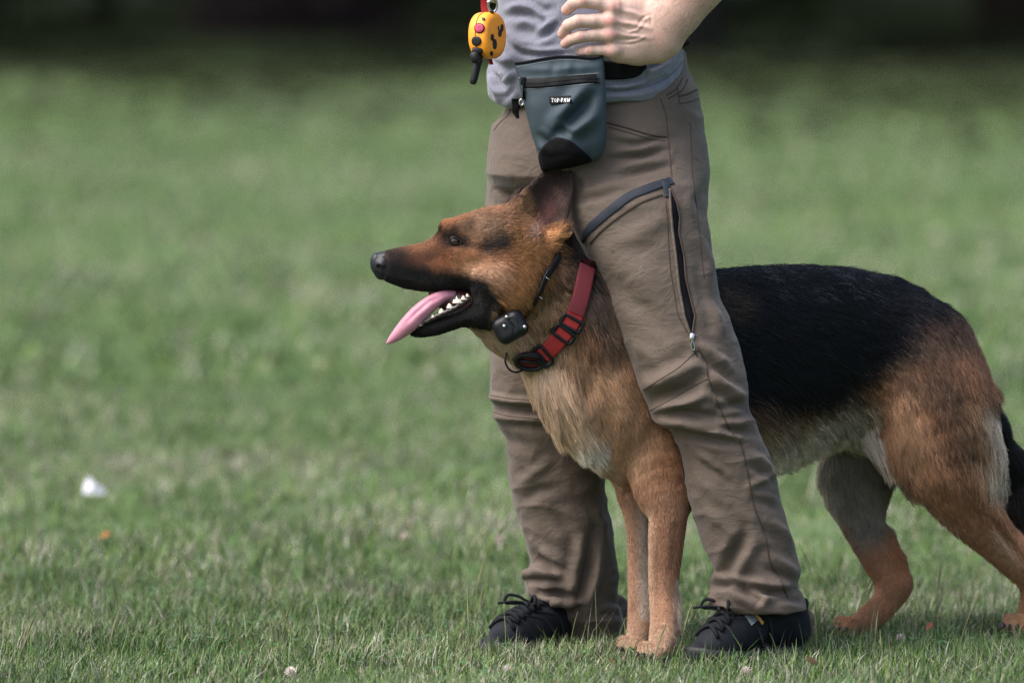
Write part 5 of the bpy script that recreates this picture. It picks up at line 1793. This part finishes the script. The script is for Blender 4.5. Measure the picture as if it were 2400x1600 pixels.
# ================================================================== THINGS CARRIED AND WORN
def patch(skin, boundary, lift=.001, rings=6, n=4, th=.0012, closed=True):
    """a flat piece cut to an outline and laid on a surface"""
    b = np.asarray(boundary, float)
    b = catmull(np.vstack([b, b[:1]]), n)[:-1] if n > 1 else b
    c = b.mean(0)
    V, N = [], []
    for k in range(rings + 1):
        for q in b:
            x, y = c + (q - c) * max(k / rings, 1e-3)
            h, m = skin.hit(x, y)
            if h is None:
                h, m = (V[-1] - N[-1] * lift, N[-1]) if V else (P(x, y, -.2), np.array([0, -1., 0]))
            V.append(h + m * (lift + th))
            N.append(m)
    nb = len(b)
    for i in range(nb):
        V.append(V[rings * nb + i] - N[rings * nb + i] * (lift + th + .001))
    F = [(k * nb + i, k * nb + (i + 1) % nb, (k + 1) * nb + (i + 1) % nb, (k + 1) * nb + i) for k in range(rings + 1) for i in range(nb)]
    return np.array(V), [np.array(F)]


# ---- treat pouch
pouch = empty("treat_pouch", P(1330, 402, -.19), "slate blue treat pouch with black zip and printed label on the person's hip", "pouch")
M_POUCH = Mat("pouch_nylon", (.032, .047, .058), .66, .25)
M_POUCH.vary(M_POUCH.noise(30, 3), .9, 1.12)
M_POUCH.bump(M_POUCH.noise(1300, 1), .0004, .5)
M_BLACK = Mat("black_webbing", (.0045, .0045, .0055), .8, .1)
M_BLACK.bump(M_BLACK.noise(900, 1), .0004, .6)
M_ZIP = Mat("zip_tape", (.003, .0035, .004), .5, .15)
M_THREAD = Mat("pale_thread", (.34, .36, .36), .8, .1)
M_LABEL = Mat("woven_label", (.004, .004, .006), .7, .2)
M_INK = Mat("white_print", (.78, .78, .78), .6, .2)
top = catmull([(1205, 150), (1230, 147), (1262, 141), (1300, 135), (1340, 134), (1384, 138), (1402, 136), (1415, 130)], 6)
bot = catmull([(1268, 399), (1290, 402), (1326, 396), (1362, 387), (1396, 377)], 6)
lef = catmull([(1205, 150), (1214, 186), (1222, 221), (1243, 304), (1256, 345), (1262, 373), (1268, 399)], 6)
rig = catmull([(1415, 130), (1418, 190), (1420, 240), (1422, 300), (1420, 338), (1412, 362), (1396, 377)], 6)


def along(c, t):
    L = np.concatenate([[0], np.cumsum(np.linalg.norm(np.diff(c, axis=0), axis=1))])
    return np.stack([np.interp(t * L[-1], L, c[:, k]) for k in (0, 1)], -1)


NU, NV = 61, 75
u = np.linspace(0, 1, NU)[:, None]
v = np.linspace(0, 1, NV)[None, :]
T, B, Lc, Rc = along(top, u), along(bot, u), along(lef, v), along(rig, v)
S = T * (1 - v[..., None]) + B * v[..., None] + Lc * (1 - u[..., None]) + Rc * u[..., None] - (
    top[0] * ((1 - u) * (1 - v))[..., None] + top[-1] * (u * (1 - v))[..., None] + bot[0] * ((1 - u) * v)[..., None] + bot[-1] * (u * v)[..., None])
side = (np.clip(4 * u * (1 - u), 0, 1) ** .42)
endp = np.clip(np.sin(np.pi * np.clip(.12 + .88 * v, 0, 1)), 0, 1) ** .5
yb = -.180 - .006 * u
front = yb - .012 - side * endp * (.022 + .026 * v) * (1 - .25 * np.clip((.2 - v) / .2, 0, 1))
Vf = P(S[..., 0], S[..., 1], front).reshape(-1, 3)
Vb = P(S[..., 0], S[..., 1], yb + .012 * side * 0 + 0 * v).reshape(-1, 3)
I = np.arange(NU * NV).reshape(NU, NV)
Ff = np.stack([I[:-1, :-1], I[:-1, 1:], I[1:, 1:], I[1:, :-1]], -1).reshape(-1, 4)
Fb = Ff[:, ::-1] + NU * NV
rim = np.concatenate([I[:, 0], I[-1, 1:], I[-2::-1, -1], I[0, -2:0:-1]])
Fr = np.array([(rim[i], rim[(i + 1) % len(rim)], rim[(i + 1) % len(rim)] + NU * NV, rim[i] + NU * NV) for i in range(len(rim))])
V = np.concatenate([Vf, Vb])
F = np.concatenate([Ff, Fb, Fr])
N = vnormals(V, F)
if N[I[30, 30], 1] > 0:
    F = F[:, ::-1].copy()
    N = -N
fm = np.zeros(len(V))
fm[:NU * NV] = (np.clip(6 * u * (1 - u), 0, 1) * np.clip(8 * (1 - v) * v + .2, 0, 1)).ravel()
V = sculpt(V, N, [([(1412, 212), (1380, 236), (1348, 268), (1322, 296), (1302, 322)], 15, -11), ([(1372, 206), (1345, 238), (1320, 270), (1300, 296)], 16, 7), ([(1416, 262), (1380, 284), (1345, 305), (1318, 318)], 16, 7), ([(1254, 312), (1272, 328), (1290, 340)], 9, -6), ([(1262, 338), (1274, 352)], 8, 5),
                  ([(1300, 318), (1312, 306), (1330, 312), (1344, 320)], 8, -6), ([(1296, 142), (1298, 160), (1294, 176)], 9, -2.5), ([(1330, 140), (1334, 156), (1330, 172)], 9, 2.5), ([(1220, 160), (1300, 164), (1400, 156)], 9, 3, 0), ([(1240, 228), (1250, 268), (1262, 300)], 16, 3), ([(1316, 332), (1340, 356), (1330, 390)], 24, 8)], fm)
N = vnormals(V, F)
V[:NU * NV] += N[:NU * NV] * (.0009 * noise3(V[:NU * NV], 45, 4))[:, None]
obj("bag", V, F, M_POUCH.m, pouch)
PSK = Skin(V, F)
A, N = PSK.lay([(1208, 153), (1232, 150), (1264, 144), (1302, 138), (1340, 137), (1383, 141), (1402, 139), (1412, 135)], 8)
obj("top_binding", *strip(A + np.array([0, 0, .0025]), N, .0035, .0018), M_BLACK.m, pouch)
A, N = PSK.lay([(1228, 195), (1260, 195), (1300, 192), (1350, 187), (1404, 185)], 8)
obj("zip", *strip(A, N, np.interp(np.linspace(0, 1, len(A)), [0, .1, 1], [.0150, .0162, .0150]), .0016), M_ZIP.m, pouch)
A, N = PSK.lay([(1230, 195.5), (1260, 195.5), (1300, 192.5), (1350, 187.5), (1402, 185.5)], 8)
obj("zip_teeth", *tube(A + N * .0017, .0007, 6), M_ZIP.m, pouch)
zp = Acc()
c, n = PSK.hit(1229, 191)
c2, n2 = PSK.hit(1231, 206)
c3, n3 = PSK.hit(1230, 232)
zp.box(c + n * .003, [(1, 0, 0), n, (0, 0, 1)], (.004, .002, .006))
zp.tube([c + n * .003, c2 + n2 * .005, c3 + n3 * .003], [.0014, .0016, .0014], 6)
zp.tube([c2 + n2 * .004, c3 + n3 * .002], [.0012, .003], 6)
zp.build("zip_pull", M_BLACK.m, pouch)
sa = []
for line, step in (([(1216, 183), (1260, 184), (1300, 182), (1340, 177), (1392, 173), (1408, 171)], 4.2), ([(1236, 209), (1280, 207), (1330, 202), (1396, 196)], 4.6), ([(1210, 157), (1236, 153), (1268, 147), (1304, 142), (1342, 141), (1384, 145)], 3.8)):
    q = catmull(line, 30)
    L = np.concatenate([[0], np.cumsum(np.linalg.norm(np.diff(q, axis=0), axis=1))])
    for t in np.arange(0, L[-1] - step, step):
        a, na = PSK.hit(np.interp(t, L, q[:, 0]), np.interp(t, L, q[:, 1]))
        b, nb = PSK.hit(np.interp(t + step * .62, L, q[:, 0]), np.interp(t + step * .62, L, q[:, 1]))
        if a is not None and b is not None:
            sa.append(tube([a + na * .0004, b + nb * .0004], .00042, 5))
V, F = merge(sa)
obj("stitching", V, F, M_THREAD.m, pouch, kind="stuff")
V, F = patch(PSK, [(1264, 368), (1269, 350), (1286, 331), (1309, 323), (1333, 329), (1352, 342), (1371, 358), (1386, 373), (1375, 381), (1334, 391), (1281, 399), (1270, 394)], .0008, 7, 4)
obj("toe_panel", V, F, M_BLACK.m, pouch)
V, F = patch(PSK, [(1287, 226.5), (1312, 226), (1338, 226), (1339, 234), (1340, 243), (1315, 244), (1290, 244.5), (1288, 236)], .0012, 4, 1)
lab = obj("label", V, F, M_LABEL.m, pouch)
LSK = Skin(V, F[0])
# slab-serif letters as raised print
GL = {  # strokes in a 0..1 box, w = thick strokes
    'T': [((.5, 0), (.5, 1), 1), ((.02, 1), (.98, 1), .6), ((.05, 1), (.05, .74), .45), ((.95, 1), (.95, .74), .45), ((.28, 0), (.72, 0), .45)],
    'O': [((.2, .25), (.2, .75), 1), ((.8, .25), (.8, .75), 1), ((.22, .8), (.5, 1), .6), ((.78, .8), (.5, 1), .6), ((.22, .2), (.5, 0), .6), ((.78, .2), (.5, 0), .6)],
    'P': [((.25, 0), (.25, 1), 1), ((.02, 1), (.7, 1), .6), ((.02, 0), (.5, 0), .45), ((.84, .88), (.84, .6), .9), ((.3, .48), (.74, .48), .6), ((.7, 1), (.84, .86), .6), ((.74, .48), (.84, .6), .6)],
    '-': [((.15, .45), (.85, .45), 1)],
    'A': [((.16, 0), (.48, 1), .7), ((.52, 1), (.82, 0), 1), ((.28, .34), (.7, .34), .5), ((0, 0), (.32, 0), .45), ((.64, 0), (1, 0), .45)],
    'W': [((.1, 1), (.3, 0), .95), ((.3, 0), (.5, .8), .6), ((.5, .8), (.7, 0), .95), ((.7, 0), (.92, 1), .6), ((0, 1), (.24, 1), .45), ((.78, 1), (1.02, 1), .45)],
}
sa = []
xc = 1292.0
for ch, wd in zip("TOP-PAW", (6.6, 6.6, 6.2, 3.4, 6.2, 7.2, 8.8)):
    for a, b, w in GL[ch]:
        pts = []
        for t in np.linspace(0, 1, 4):
            x = xc + (a[0] + (b[0] - a[0]) * t) * (wd - .7)
            y = 239.4 - (a[1] + (b[1] - a[1]) * t) * 8.4
            h, m = LSK.hit(x, y)
            if h is None:
                continue
            pts.append((h, m))
        if len(pts) > 1:
            sa.append(strip(np.array([p[0] for p in pts]), np.array([p[1] for p in pts]), 0.0010 * w, .0004))
    xc += wd
ring = [LSK.hit(1337.4 + 1.1 * math.cos(t), 231.8 + 1.1 * math.sin(t)) for t in np.linspace(0, 6.283, 9)[:-1]]
ring = [p[0] + p[1] * .0002 for p in ring if p[0] is not None]
if len(ring) == 8:
    sa.append(tube(ring, .00018, 4, closed=True))
V, F = merge(sa)
obj("lettering", V, F, M_INK.m, lab, smooth=False)
# waist strap of the pouch, running under the hand
A, N = SSK.lay([(1404, 164), (1430, 166), (1460, 166), (1492, 161), (1512, 154)], 8)
obj("waist_strap", *strip(A, N, np.interp(np.linspace(0, 1, len(A)), [0, .7, 1], [.030, .027, .010]), .003), M_BLACK.m, pouch)
A = np.array([P(1210, 232, -.158), P(1210, 248, -.160), P(1208, 262, -.158), P(1214, 278, -.155)])
obj("strap_end", *strip(A, np.tile([-.2, -1., 0], (4, 1)), np.array([.014, .013, .010, .004]), .003), M_BLACK.m, pouch)
A = np.array([P(1222 + 5 * math.cos(t), 240 + 7 * math.sin(t), -.186) for t in np.linspace(0, 6.283, 15)[:-1]])
obj("strap_ring", *tube(A, .0011, 6, closed=True), M_STEEL.m, pouch)
# black clip at the back of the waist
bc = empty("belt_clip", P(1596, 118, -.05), "small black clip at the back of the waist below the elbow", "clip")
ac = Acc()
ac.box(P(1597, 102, -.055), [(.8, .2, .5), (-.2, 1, 0), (-.5, 0, .8)], (.013, .012, .0075), .4)
ac.tube(catmull([P(1600, 96, -.062), P(1609, 98, -.06), P(1607, 108, -.058)], 4), .002, 6)
ac.build("clip_body", M_ZIP.m, bc)

# ---- remote on its lanyard
remote = empty("training_remote", P(1141, 84, -.15), "orange remote control with short black antenna hanging at the waist", "remote")
M_ORANGE = Mat("orange_plastic", (.82, .30, .022), .45, .4)
M_ORANGE.bump(M_ORANGE.noise(1500, 1), .0002, .4)
M_RUBBER = Mat("black_rubber", (.009, .009, .010), .55, .3)
M_PINK = Mat("crimson_button", (.36, .035, .085), .5, .35)
rn = np.array([.80, -.60, .06])
rn /= np.linalg.norm(rn)
ru = np.array([.13, .0, .99])
ru -= rn * (ru @ rn)
ru /= np.linalg.norm(ru)
re = np.cross(rn, ru)
if re[0] > 0:
    re = -re
RC = P(1142, 84, -.155)
rf = Field(RC - .055, RC + .055, .0014)


def rfn(X, Y, Z):
    x, y, z = X - RC[0], Y - RC[1], Z - RC[2]
    e = x * re[0] + y * re[1] + z * re[2]
    uu = x * ru[0] + y * ru[1] + z * ru[2]
    nn = x * rn[0] + y * rn[1] + z * rn[2]
    rad = (np.abs(e / .0315) ** 2.35 + np.abs(uu / .0375) ** 2.35) ** (1 / 2.35)
    a = (rad - 1) * .0315 + .010
    b = np.abs(nn) - .0190 + .010
    return np.sqrt(np.maximum(a, 0) ** 2 + np.maximum(b, 0) ** 2) + np.minimum(np.maximum(a, b), 0) - .010


rf.add(rfn, RC - .05, RC + .05, .004, 1)
RV, RQ = rf.mesh(2)
obj("case", RV, RQ, M_ORANGE.m, remote)
RSK = Skin(RV, RQ)


def rim_pt(t):
    """point on the rim at angle t from re towards ru"""
    c, s = math.cos(t), math.sin(t)
    e = .0315 * abs(c) ** (2 / 2.35) * np.sign(c)
    q = .0375 * abs(s) ** (2 / 2.35) * np.sign(s)
    return RC + re * e + ru * q


obj("case_seam", *tube(np.array([rim_pt(t) for t in np.linspace(0, 2 * np.pi, 73)[:-1]]), .0008, 6, closed=True), M_RUBBER.m, remote)


def disc(px, py, r, th, name, mat, rx=1.0):
    b = [(px + r * rx * math.cos(t), py + r * math.sin(t)) for t in np.linspace(0, 6.283, 17)[:-1]]
    V, F = patch(RSK, b, .0004, 3, 1, th)
    return obj(name, V, F, mat.m, remote), V, F


disc(1124, 67, 12.2, .0006, "button_rim", M_RUBBER)
sb, V, F = disc(1124, 67, 10.4, .0014, "button", M_PINK)
SBK = Skin(V, F[0])
A, N = SBK.lay([(1126.5, 62.6), (1123.6, 61.8), (1121.6, 63.6), (1122.4, 66), (1124.6, 67.2), (1125.9, 69.4), (1124.4, 71.8), (1121.2, 71.2)], 4)
obj("lettering", *strip(A, N, .0011, .0003), Mat("dark_pink_print", (.16, .012, .04), .5, .3).m, sb)
disc(1117.5, 96.5, 11.2, .0014, "button", M_RUBBER)
disc(1133.5, 46, 3.6, .0008, "indicator", M_RUBBER, 1.0)
for x, y, r, rx in ((1153, 88, 8, .45), (1159, 104, 12, .38), (1156, 96, 4, .5), (1171, 78, 9, .42), (1176, 66, 9, .35), (1151.5, 125.5, 5.5, .6), (1167.5, 66, 4.5, .3)):
    disc(x, y, r, .0008, "key", M_RUBBER, rx)
A, N = RSK.lay([(1113, 82), (1120, 83), (1127, 85)], 3)
obj("mark", *strip(A, N, .0006, .0003), Mat("brown_print", (.25, .07, .02), .5, .3).m, remote)
ac = Acc()
ac.box(P(1119, 119, -.176), [(1, 0, -.12), (0, 1, 0), (.12, 0, 1)], (.0085, .009, .0045), .3)
ac.box(P(1113.5, 135, -.185), [(1, -.3, .25), (.3, 1, 0), (-.25, 0, 1)], (.0066, .0066, .009), .45)
ac.tube([P(1125, 122, -.17), P(1120, 145, -.171), P(1110.5, 186, -.172), P(1108.6, 193, -.172), P(1107.5, 198, -.172)], [.0068, .0068, .0062, .0058, .0035], 14)
ac.build("antenna", M_RUBBER.m, remote)
ac = Acc()
ac.tube([P(1151, 36, -.163), P(1152, 29, -.165), P(1153, 23, -.166)], [.0042, .0036, .0028], 10)
ac.build("lug", M_RUBBER.m, remote)
ac = Acc()
A = np.array([P(1155 + 10.5 * math.cos(t), 13 + 15 * math.sin(t), -.167 + .002 * math.sin(t)) for t in np.linspace(-1.9, 4.0, 26)])
ac.tube(A, np.interp(np.linspace(0, 1, 26), [0, .5, 1], [.0022, .0017, .002]), 8)
ac.tube([P(1157, 6, -.168), P(1160, -6, -.167), P(1159, -22, -.165)], [.0052, .0055, .004], 10)
ac.tube([P(1141, 5, -.168), P(1152, 4, -.168)], .0018, 8)
ac.build("snap_hook", M_STEEL.m, remote)
M_RED = Mat("red_strap", (.21, .008, .012), .6, .3)
M_RED.bump(M_RED.noise(1000, 1), .0004, .5)
A = np.array([P(1138, 34, -.135), P(1136, 10, -.135), P(1137, -20, -.14), P(1146, -70, -.15), P(1180, -250, -.165), P(1290, -560, -.13)])
obj("lanyard", *strip(catmull(A, 5), np.tile([-.25, -1., 0], (26, 1)), .0125, .002), M_RED.m, remote)
A = np.array([P(1148, 134, -.135), P(1150, 146, -.13), P(1152, 152, -.125)])
obj("lanyard_end", *strip(A, np.tile([-.2, -1., 0], (3, 1)), .006, .002), M_RED.m, remote)

# ---- the dog's red collar
M_COLLARR = Mat("red_collar_webbing", (.30, .022, .022), .55, .3)
M_COLLARR.vary(M_COLLARR.noise(60, 3), .75, 1.15)
M_COLLARR.bump(M_COLLARR.noise(900, 1), .0005, .6)
M_BUCKLE = Mat("black_buckle", (.005, .006, .008), .45, .3)
col_ = empty("dog_collar", P(1290, 815, -.22), "wide red dog collar with black buckles low on the dog's neck", "collar")
A, N = DSK.lay(COLLAR, 8)
for _ in range(6):
    A[1:-1] = (A[:-2] + 2 * A[1:-1] + A[2:]) / 4
off = .0065
F1 = A + N * off
S_, E_ = F1[0], F1[-1]
back = []
bn = []
C_ = (S_ + E_) / 2 + np.array([0.02, .05, 0])
for t in np.linspace(0, np.pi, 26)[1:-1]:
    q = C_ + (E_ - C_) * math.cos(t) * 1 + np.array([0.05, .075, .01]) * math.sin(t)
    q = (E_ + (S_ - E_) * (1 - math.cos(t)) / 2) + np.array([.03, .155, .0]) * math.sin(t)
    back.append(q)
    bn.append(np.array([.2, 1 * math.sin(t) - .7 * abs(math.cos(t)), -.3]))
LA = np.concatenate([F1, np.array(back), F1[:1]])
LN = np.concatenate([N, np.array(bn) / np.linalg.norm(bn, axis=1, keepdims=True), N[:1]])
M_OLDRED = Mat("faded_red_webbing", (.13, .022, .028), .7, .2)
M_OLDRED.bump(M_OLDRED.noise(900, 1), .0005, .6)
obj("band", *strip(LA, LN, .0285, .0028), M_OLDRED.m, col_)
i0 = int(len(A) * .40)
i1 = int(len(A) * .80)
obj("band_overlap", *strip(F1[i0:i1] + N[i0:i1] * .003, N[i0:i1], .028, .0025), M_COLLARR.m, col_)
def keeper(i, name, grow=1.0, mat=None):
    a, n_ = F1[i] + N[i] * .004, N[i]
    t = F1[min(i + 2, len(F1) - 1)] - F1[max(i - 2, 0)]
    t /= np.linalg.norm(t)
    s_ = np.cross(t, n_)
    s_ /= np.linalg.norm(s_)
    h, w = .0175 * grow, .0085 * grow
    pts = []
    for x, y in ((-1, -1), (-1, 1), (1, 1), (1, -1)):
        for k in range(2):
            pts.append(a + s_ * h * x * (.86 if k == (0 if x * y > 0 else 1) else 1) + t * w * y * (1 if k == (0 if x * y > 0 else 1) else .8) + n_ * .002)
    return obj(name, *tube(np.array(pts), .0028, 8, closed=True), (mat or M_BUCKLE).m, col_)
nA = len(F1)
keeper(int(nA * .47), "slider")
keeper(int(nA * .56), "slider")
keeper(int(nA * .78), "buckle", 1.05)
k = int(nA * .90)
a, n_ = F1[k] + N[k] * .006, N[k]
t = F1[k + 2] - F1[k - 2]
t /= np.linalg.norm(t)
s_ = np.cross(t, n_)
bb = Acc()
pts = [a + t * .019 * math.cos(x) * (1.2) + s_ * .0155 * math.sin(x) for x in np.linspace(0, 6.283, 25)[:-1]]
bb.tube(pts, .0036, 8, closed=True)
bb.tube([a - t * .02, a + t * .02], .0026, 8)
bb.tube([a + s_ * .013 - t * .015 + n_ * .003, a + s_ * .014 + t * .014 + n_ * .003], .0034, 8)
bb.build("buckle", M_BUCKLE.m, col_)
A2 = catmull([P(1188, 826, -.215), P(1184, 845, -.215), P(1192, 864, -.213), P(1208, 872, -.21), P(1224, 868, -.205)], 5)
obj("leash_ring", *tube(A2, .0018, 6), M_BUCKLE.m, col_)

# ---- the receiver collar high on the neck
ecol = empty("receiver_collar", P(1193, 766, -.23), "narrow black strap collar with a square receiver box under the dog's jaw", "collar")
A, N = DSK.lay(ESTRAP, 8)
for _ in range(4):
    A[1:-1] = (A[:-2] + 2 * A[1:-1] + A[2:]) / 4
S_, E_ = A[0] + N[0] * .004, A[-1] + N[-1] * .006
back = [E_ + (S_ - E_) * (1 - math.cos(x)) / 2 + np.array([-.02, .125, -.0]) * math.sin(x) for x in np.linspace(0, np.pi, 22)[1:-1]]
bn = [np.array([.1, math.sin(x) - .6 * abs(math.cos(x)), 0]) for x in np.linspace(0, np.pi, 22)[1:-1]]
LA = np.concatenate([A + N * .0045, np.array(back), A[:1] + N[:1] * .0045])
LN = np.concatenate([N, np.array(bn), N[:1]])
obj("strap", *strip(LA + LN * .0025, LN, .012, .002), M_BUCKLE.m, ecol)
c = P(1196, 766, -.258)
ax0 = np.array([.86, -.12, .48])
ax0 /= np.linalg.norm(ax0)
ax1 = np.array([.12, 1, -.05])
ax1 -= ax0 * (ax0 @ ax1)
ax1 /= np.linalg.norm(ax1)
ax2 = np.cross(ax0, ax1)
rb = Field(c - .05, c + .05, .0016)


def boxfn(X, Y, Z):
    x, y, z = X - c[0], Y - c[1], Z - c[2]
    q = [np.abs(x * a[0] + y * a[1] + z * a[2]) - h + .013 for a, h in ((ax0, .0265), (ax1, .015), (ax2, .0225))]
    return np.sqrt(sum(np.maximum(k_, 0) ** 2 for k_ in q)) + np.minimum(np.maximum(np.maximum(q[0], q[1]), q[2]), 0) - .013


rb.add(boxfn, c - .04, c + .04, .004, 1)
BV2, BQ2 = rb.mesh(1)
BN2 = vnormals(BV2, BQ2)
BV2 = sculpt(BV2, BN2, [([(1192, 752), (1204, 768), (1206, 790)], 3, -2), ([(1180, 745), (1200, 742)], 3, 1), ([(1212, 750), (1226, 772)], 3, -1.2)])
obj("receiver", BV2, BQ2, M_BUCKLE.m, ecol)
BSK = Skin(BV2, BQ2)
for x, y in ((1188, 743), (1229, 766), (1182, 764)):
    h, m = BSK.hit(x, y)
    if h is not None:
        obj("contact_stud", *ellipsoid(h + m * .0008, (.0032, .0028, .0032), 12, 8), M_STEEL.m, ecol)
for x, y in ((1271, 648), (1254, 690)):
    h, m = DSK.hit(x, y)
    d = np.array([.75, -.2, -.45])
    obj("strap_wire", *tube([h + m * .008 - d * .006, h + m * .010, h + m * .008 + d * .008], .0008, 6), M_STEEL.m, ecol)

# ================================================================== SMALL THINGS LYING IN THE GRASS
def at_ground(px, py, up=0.0):
    Y = ground_Y(py)
    p = P(px, py, Y)
    p[2] = height(p[0:1], p[1:2])[0] + up
    return p


M_PAPER = Mat("white_paper", (.56, .56, .62), .85, .1)
g = at_ground(222, 1160)
gp = np.array([P(x, y, g[1] + d) for x, y, d in ((195, 1158, 0), (198, 1134, .008), (207, 1117, .003), (220, 1129, -.003), (246, 1147, .009), (245, 1157, .0), (221, 1158, -.016), (215, 1142, -.014), (230, 1149, .02))])
pap = obj("paper_scrap", gp, np.array([(0, 7, 1), (1, 7, 2), (2, 7, 3), (3, 7, 4), (4, 7, 6), (4, 6, 5), (0, 6, 7), (0, 1, 8), (1, 2, 8), (2, 3, 8), (3, 4, 8), (4, 5, 8), (5, 6, 8), (6, 0, 8)]), M_PAPER.m, smooth=False,
          label="small white crumpled paper scrap lying on the grass far behind the dog", cat="litter")

M_LEAFR = Mat("red_dead_leaf", (.17, .06, .045), .85, .05)
M_LEAFP = Mat("pale_dead_leaf", (.45, .25, .19), .7, .2)
for px, py, s, mt, lab_ in ((1431, 1588, .012, M_LEAFR, "red dead leaf in the grass in front of the dog's front paws"), (2178, 1509, .011, M_LEAFR, "rust red leaf in the grass behind the dog's hind paws"), (1903, 1592, .013, M_LEAFP, "pale pink leaf in the grass before the near shoe's heel"),
                            (245, 1292, .011, Mat("orange_leaf", (.30, .10, .045), .8, .1), "orange leaf in the blurred grass below the paper scrap")):
    b = at_ground(px, py, .026)
    a = random.uniform(0, 6)
    d = np.array([math.cos(a), math.sin(a) * .5, .5])
    t = np.array([-math.sin(a) * .6, math.cos(a), .5])
    V = np.array([b - d * s, b - d * s * .4 + t * s * .55, b + d * s * .4 + t * s * .5 + [0, 0, .003], b + d * s, b + d * s * .4 - t * s * .45, b - d * s * .4 - t * s * .5 + [0, 0, .003], b + [0, 0, -.002]])
    obj("fallen_leaf", V, np.array([(6, 0, 1), (6, 1, 2), (6, 2, 3), (6, 3, 4), (6, 4, 5), (6, 5, 0)]), mt.m, label=lab_, cat="leaf", group="dead leaves lying in the grass")

M_PETAL = Mat("clover_petal", (.62, .54, .50), .7, .2)
fl_me = None
r = np.random.default_rng(15)
acc = []
for i in range(46):
    z = 1 - 1.55 * (i + .5) / 46
    a = i * 2.39996
    q = math.sqrt(max(0, 1 - z * z))
    d = np.array([q * math.cos(a), q * math.sin(a), z])
    s = np.cross(d, [0.3, .2, 1.0])
    s /= np.linalg.norm(s)
    acc.append((np.array([d * .0025 - s * .0009, d * .0025 + s * .0009, d * .0085 + s * .0016 + [0, 0, .0012], d * .0105 + [0, 0, .0024], d * .0085 - s * .0016 + [0, 0, .0012]]), [np.array([[0, 1, 2, 3, 4]])]))
V, F = merge(acc)
fl_me = mesh_data("flower_head", V, F, M_PETAL.m, False)
V, F = tube([(0, 0, -.05), (.002, 0, -.02), (0, 0, -.002)], [.0009, .0008, .0011], 6)
st_me = mesh_data("stem", V, F, M_STALK.m)
for px, py, hgt, lab_ in ((680, 1578, .05, "white clover flower low in the grass at the bottom edge, left of the far shoe"), (1188, 1572, .045, "white clover flower just in front of the far shoe's toe"), (1748, 1576, .045, "white clover flower in front of the near shoe"),
                          (949, 1262, .05, "blurred white clover flower in the grass left of the far trouser leg"), (1173, 1268, .055, "blurred white clover flower beside the far trouser shin"), (2215, 1234, .05, "white clover flower in the grass beneath the near hind leg"), (2111, 1498, .035, "white clover flower between the dog's hind paws")):
    b = at_ground(px, py + 14, hgt)
    b[0] = P(px, py, b[1])[0]
    b[2] = P(px, py, b[1])[2]
    t = empty("clover_flower", b, lab_, "flower", "white clover flowers in the grass")
    sc = random.uniform(.85, 1.15)
    t.scale = (sc, sc, sc)
    t.rotation_euler = (random.uniform(-.3, .3), random.uniform(-.3, .3), random.uniform(0, 6))
    for nm, me in (("flower_head", fl_me), ("stem", st_me)):
        o = bpy.data.objects.new(nm, me)
        COL.objects.link(o)
        o.parent = t
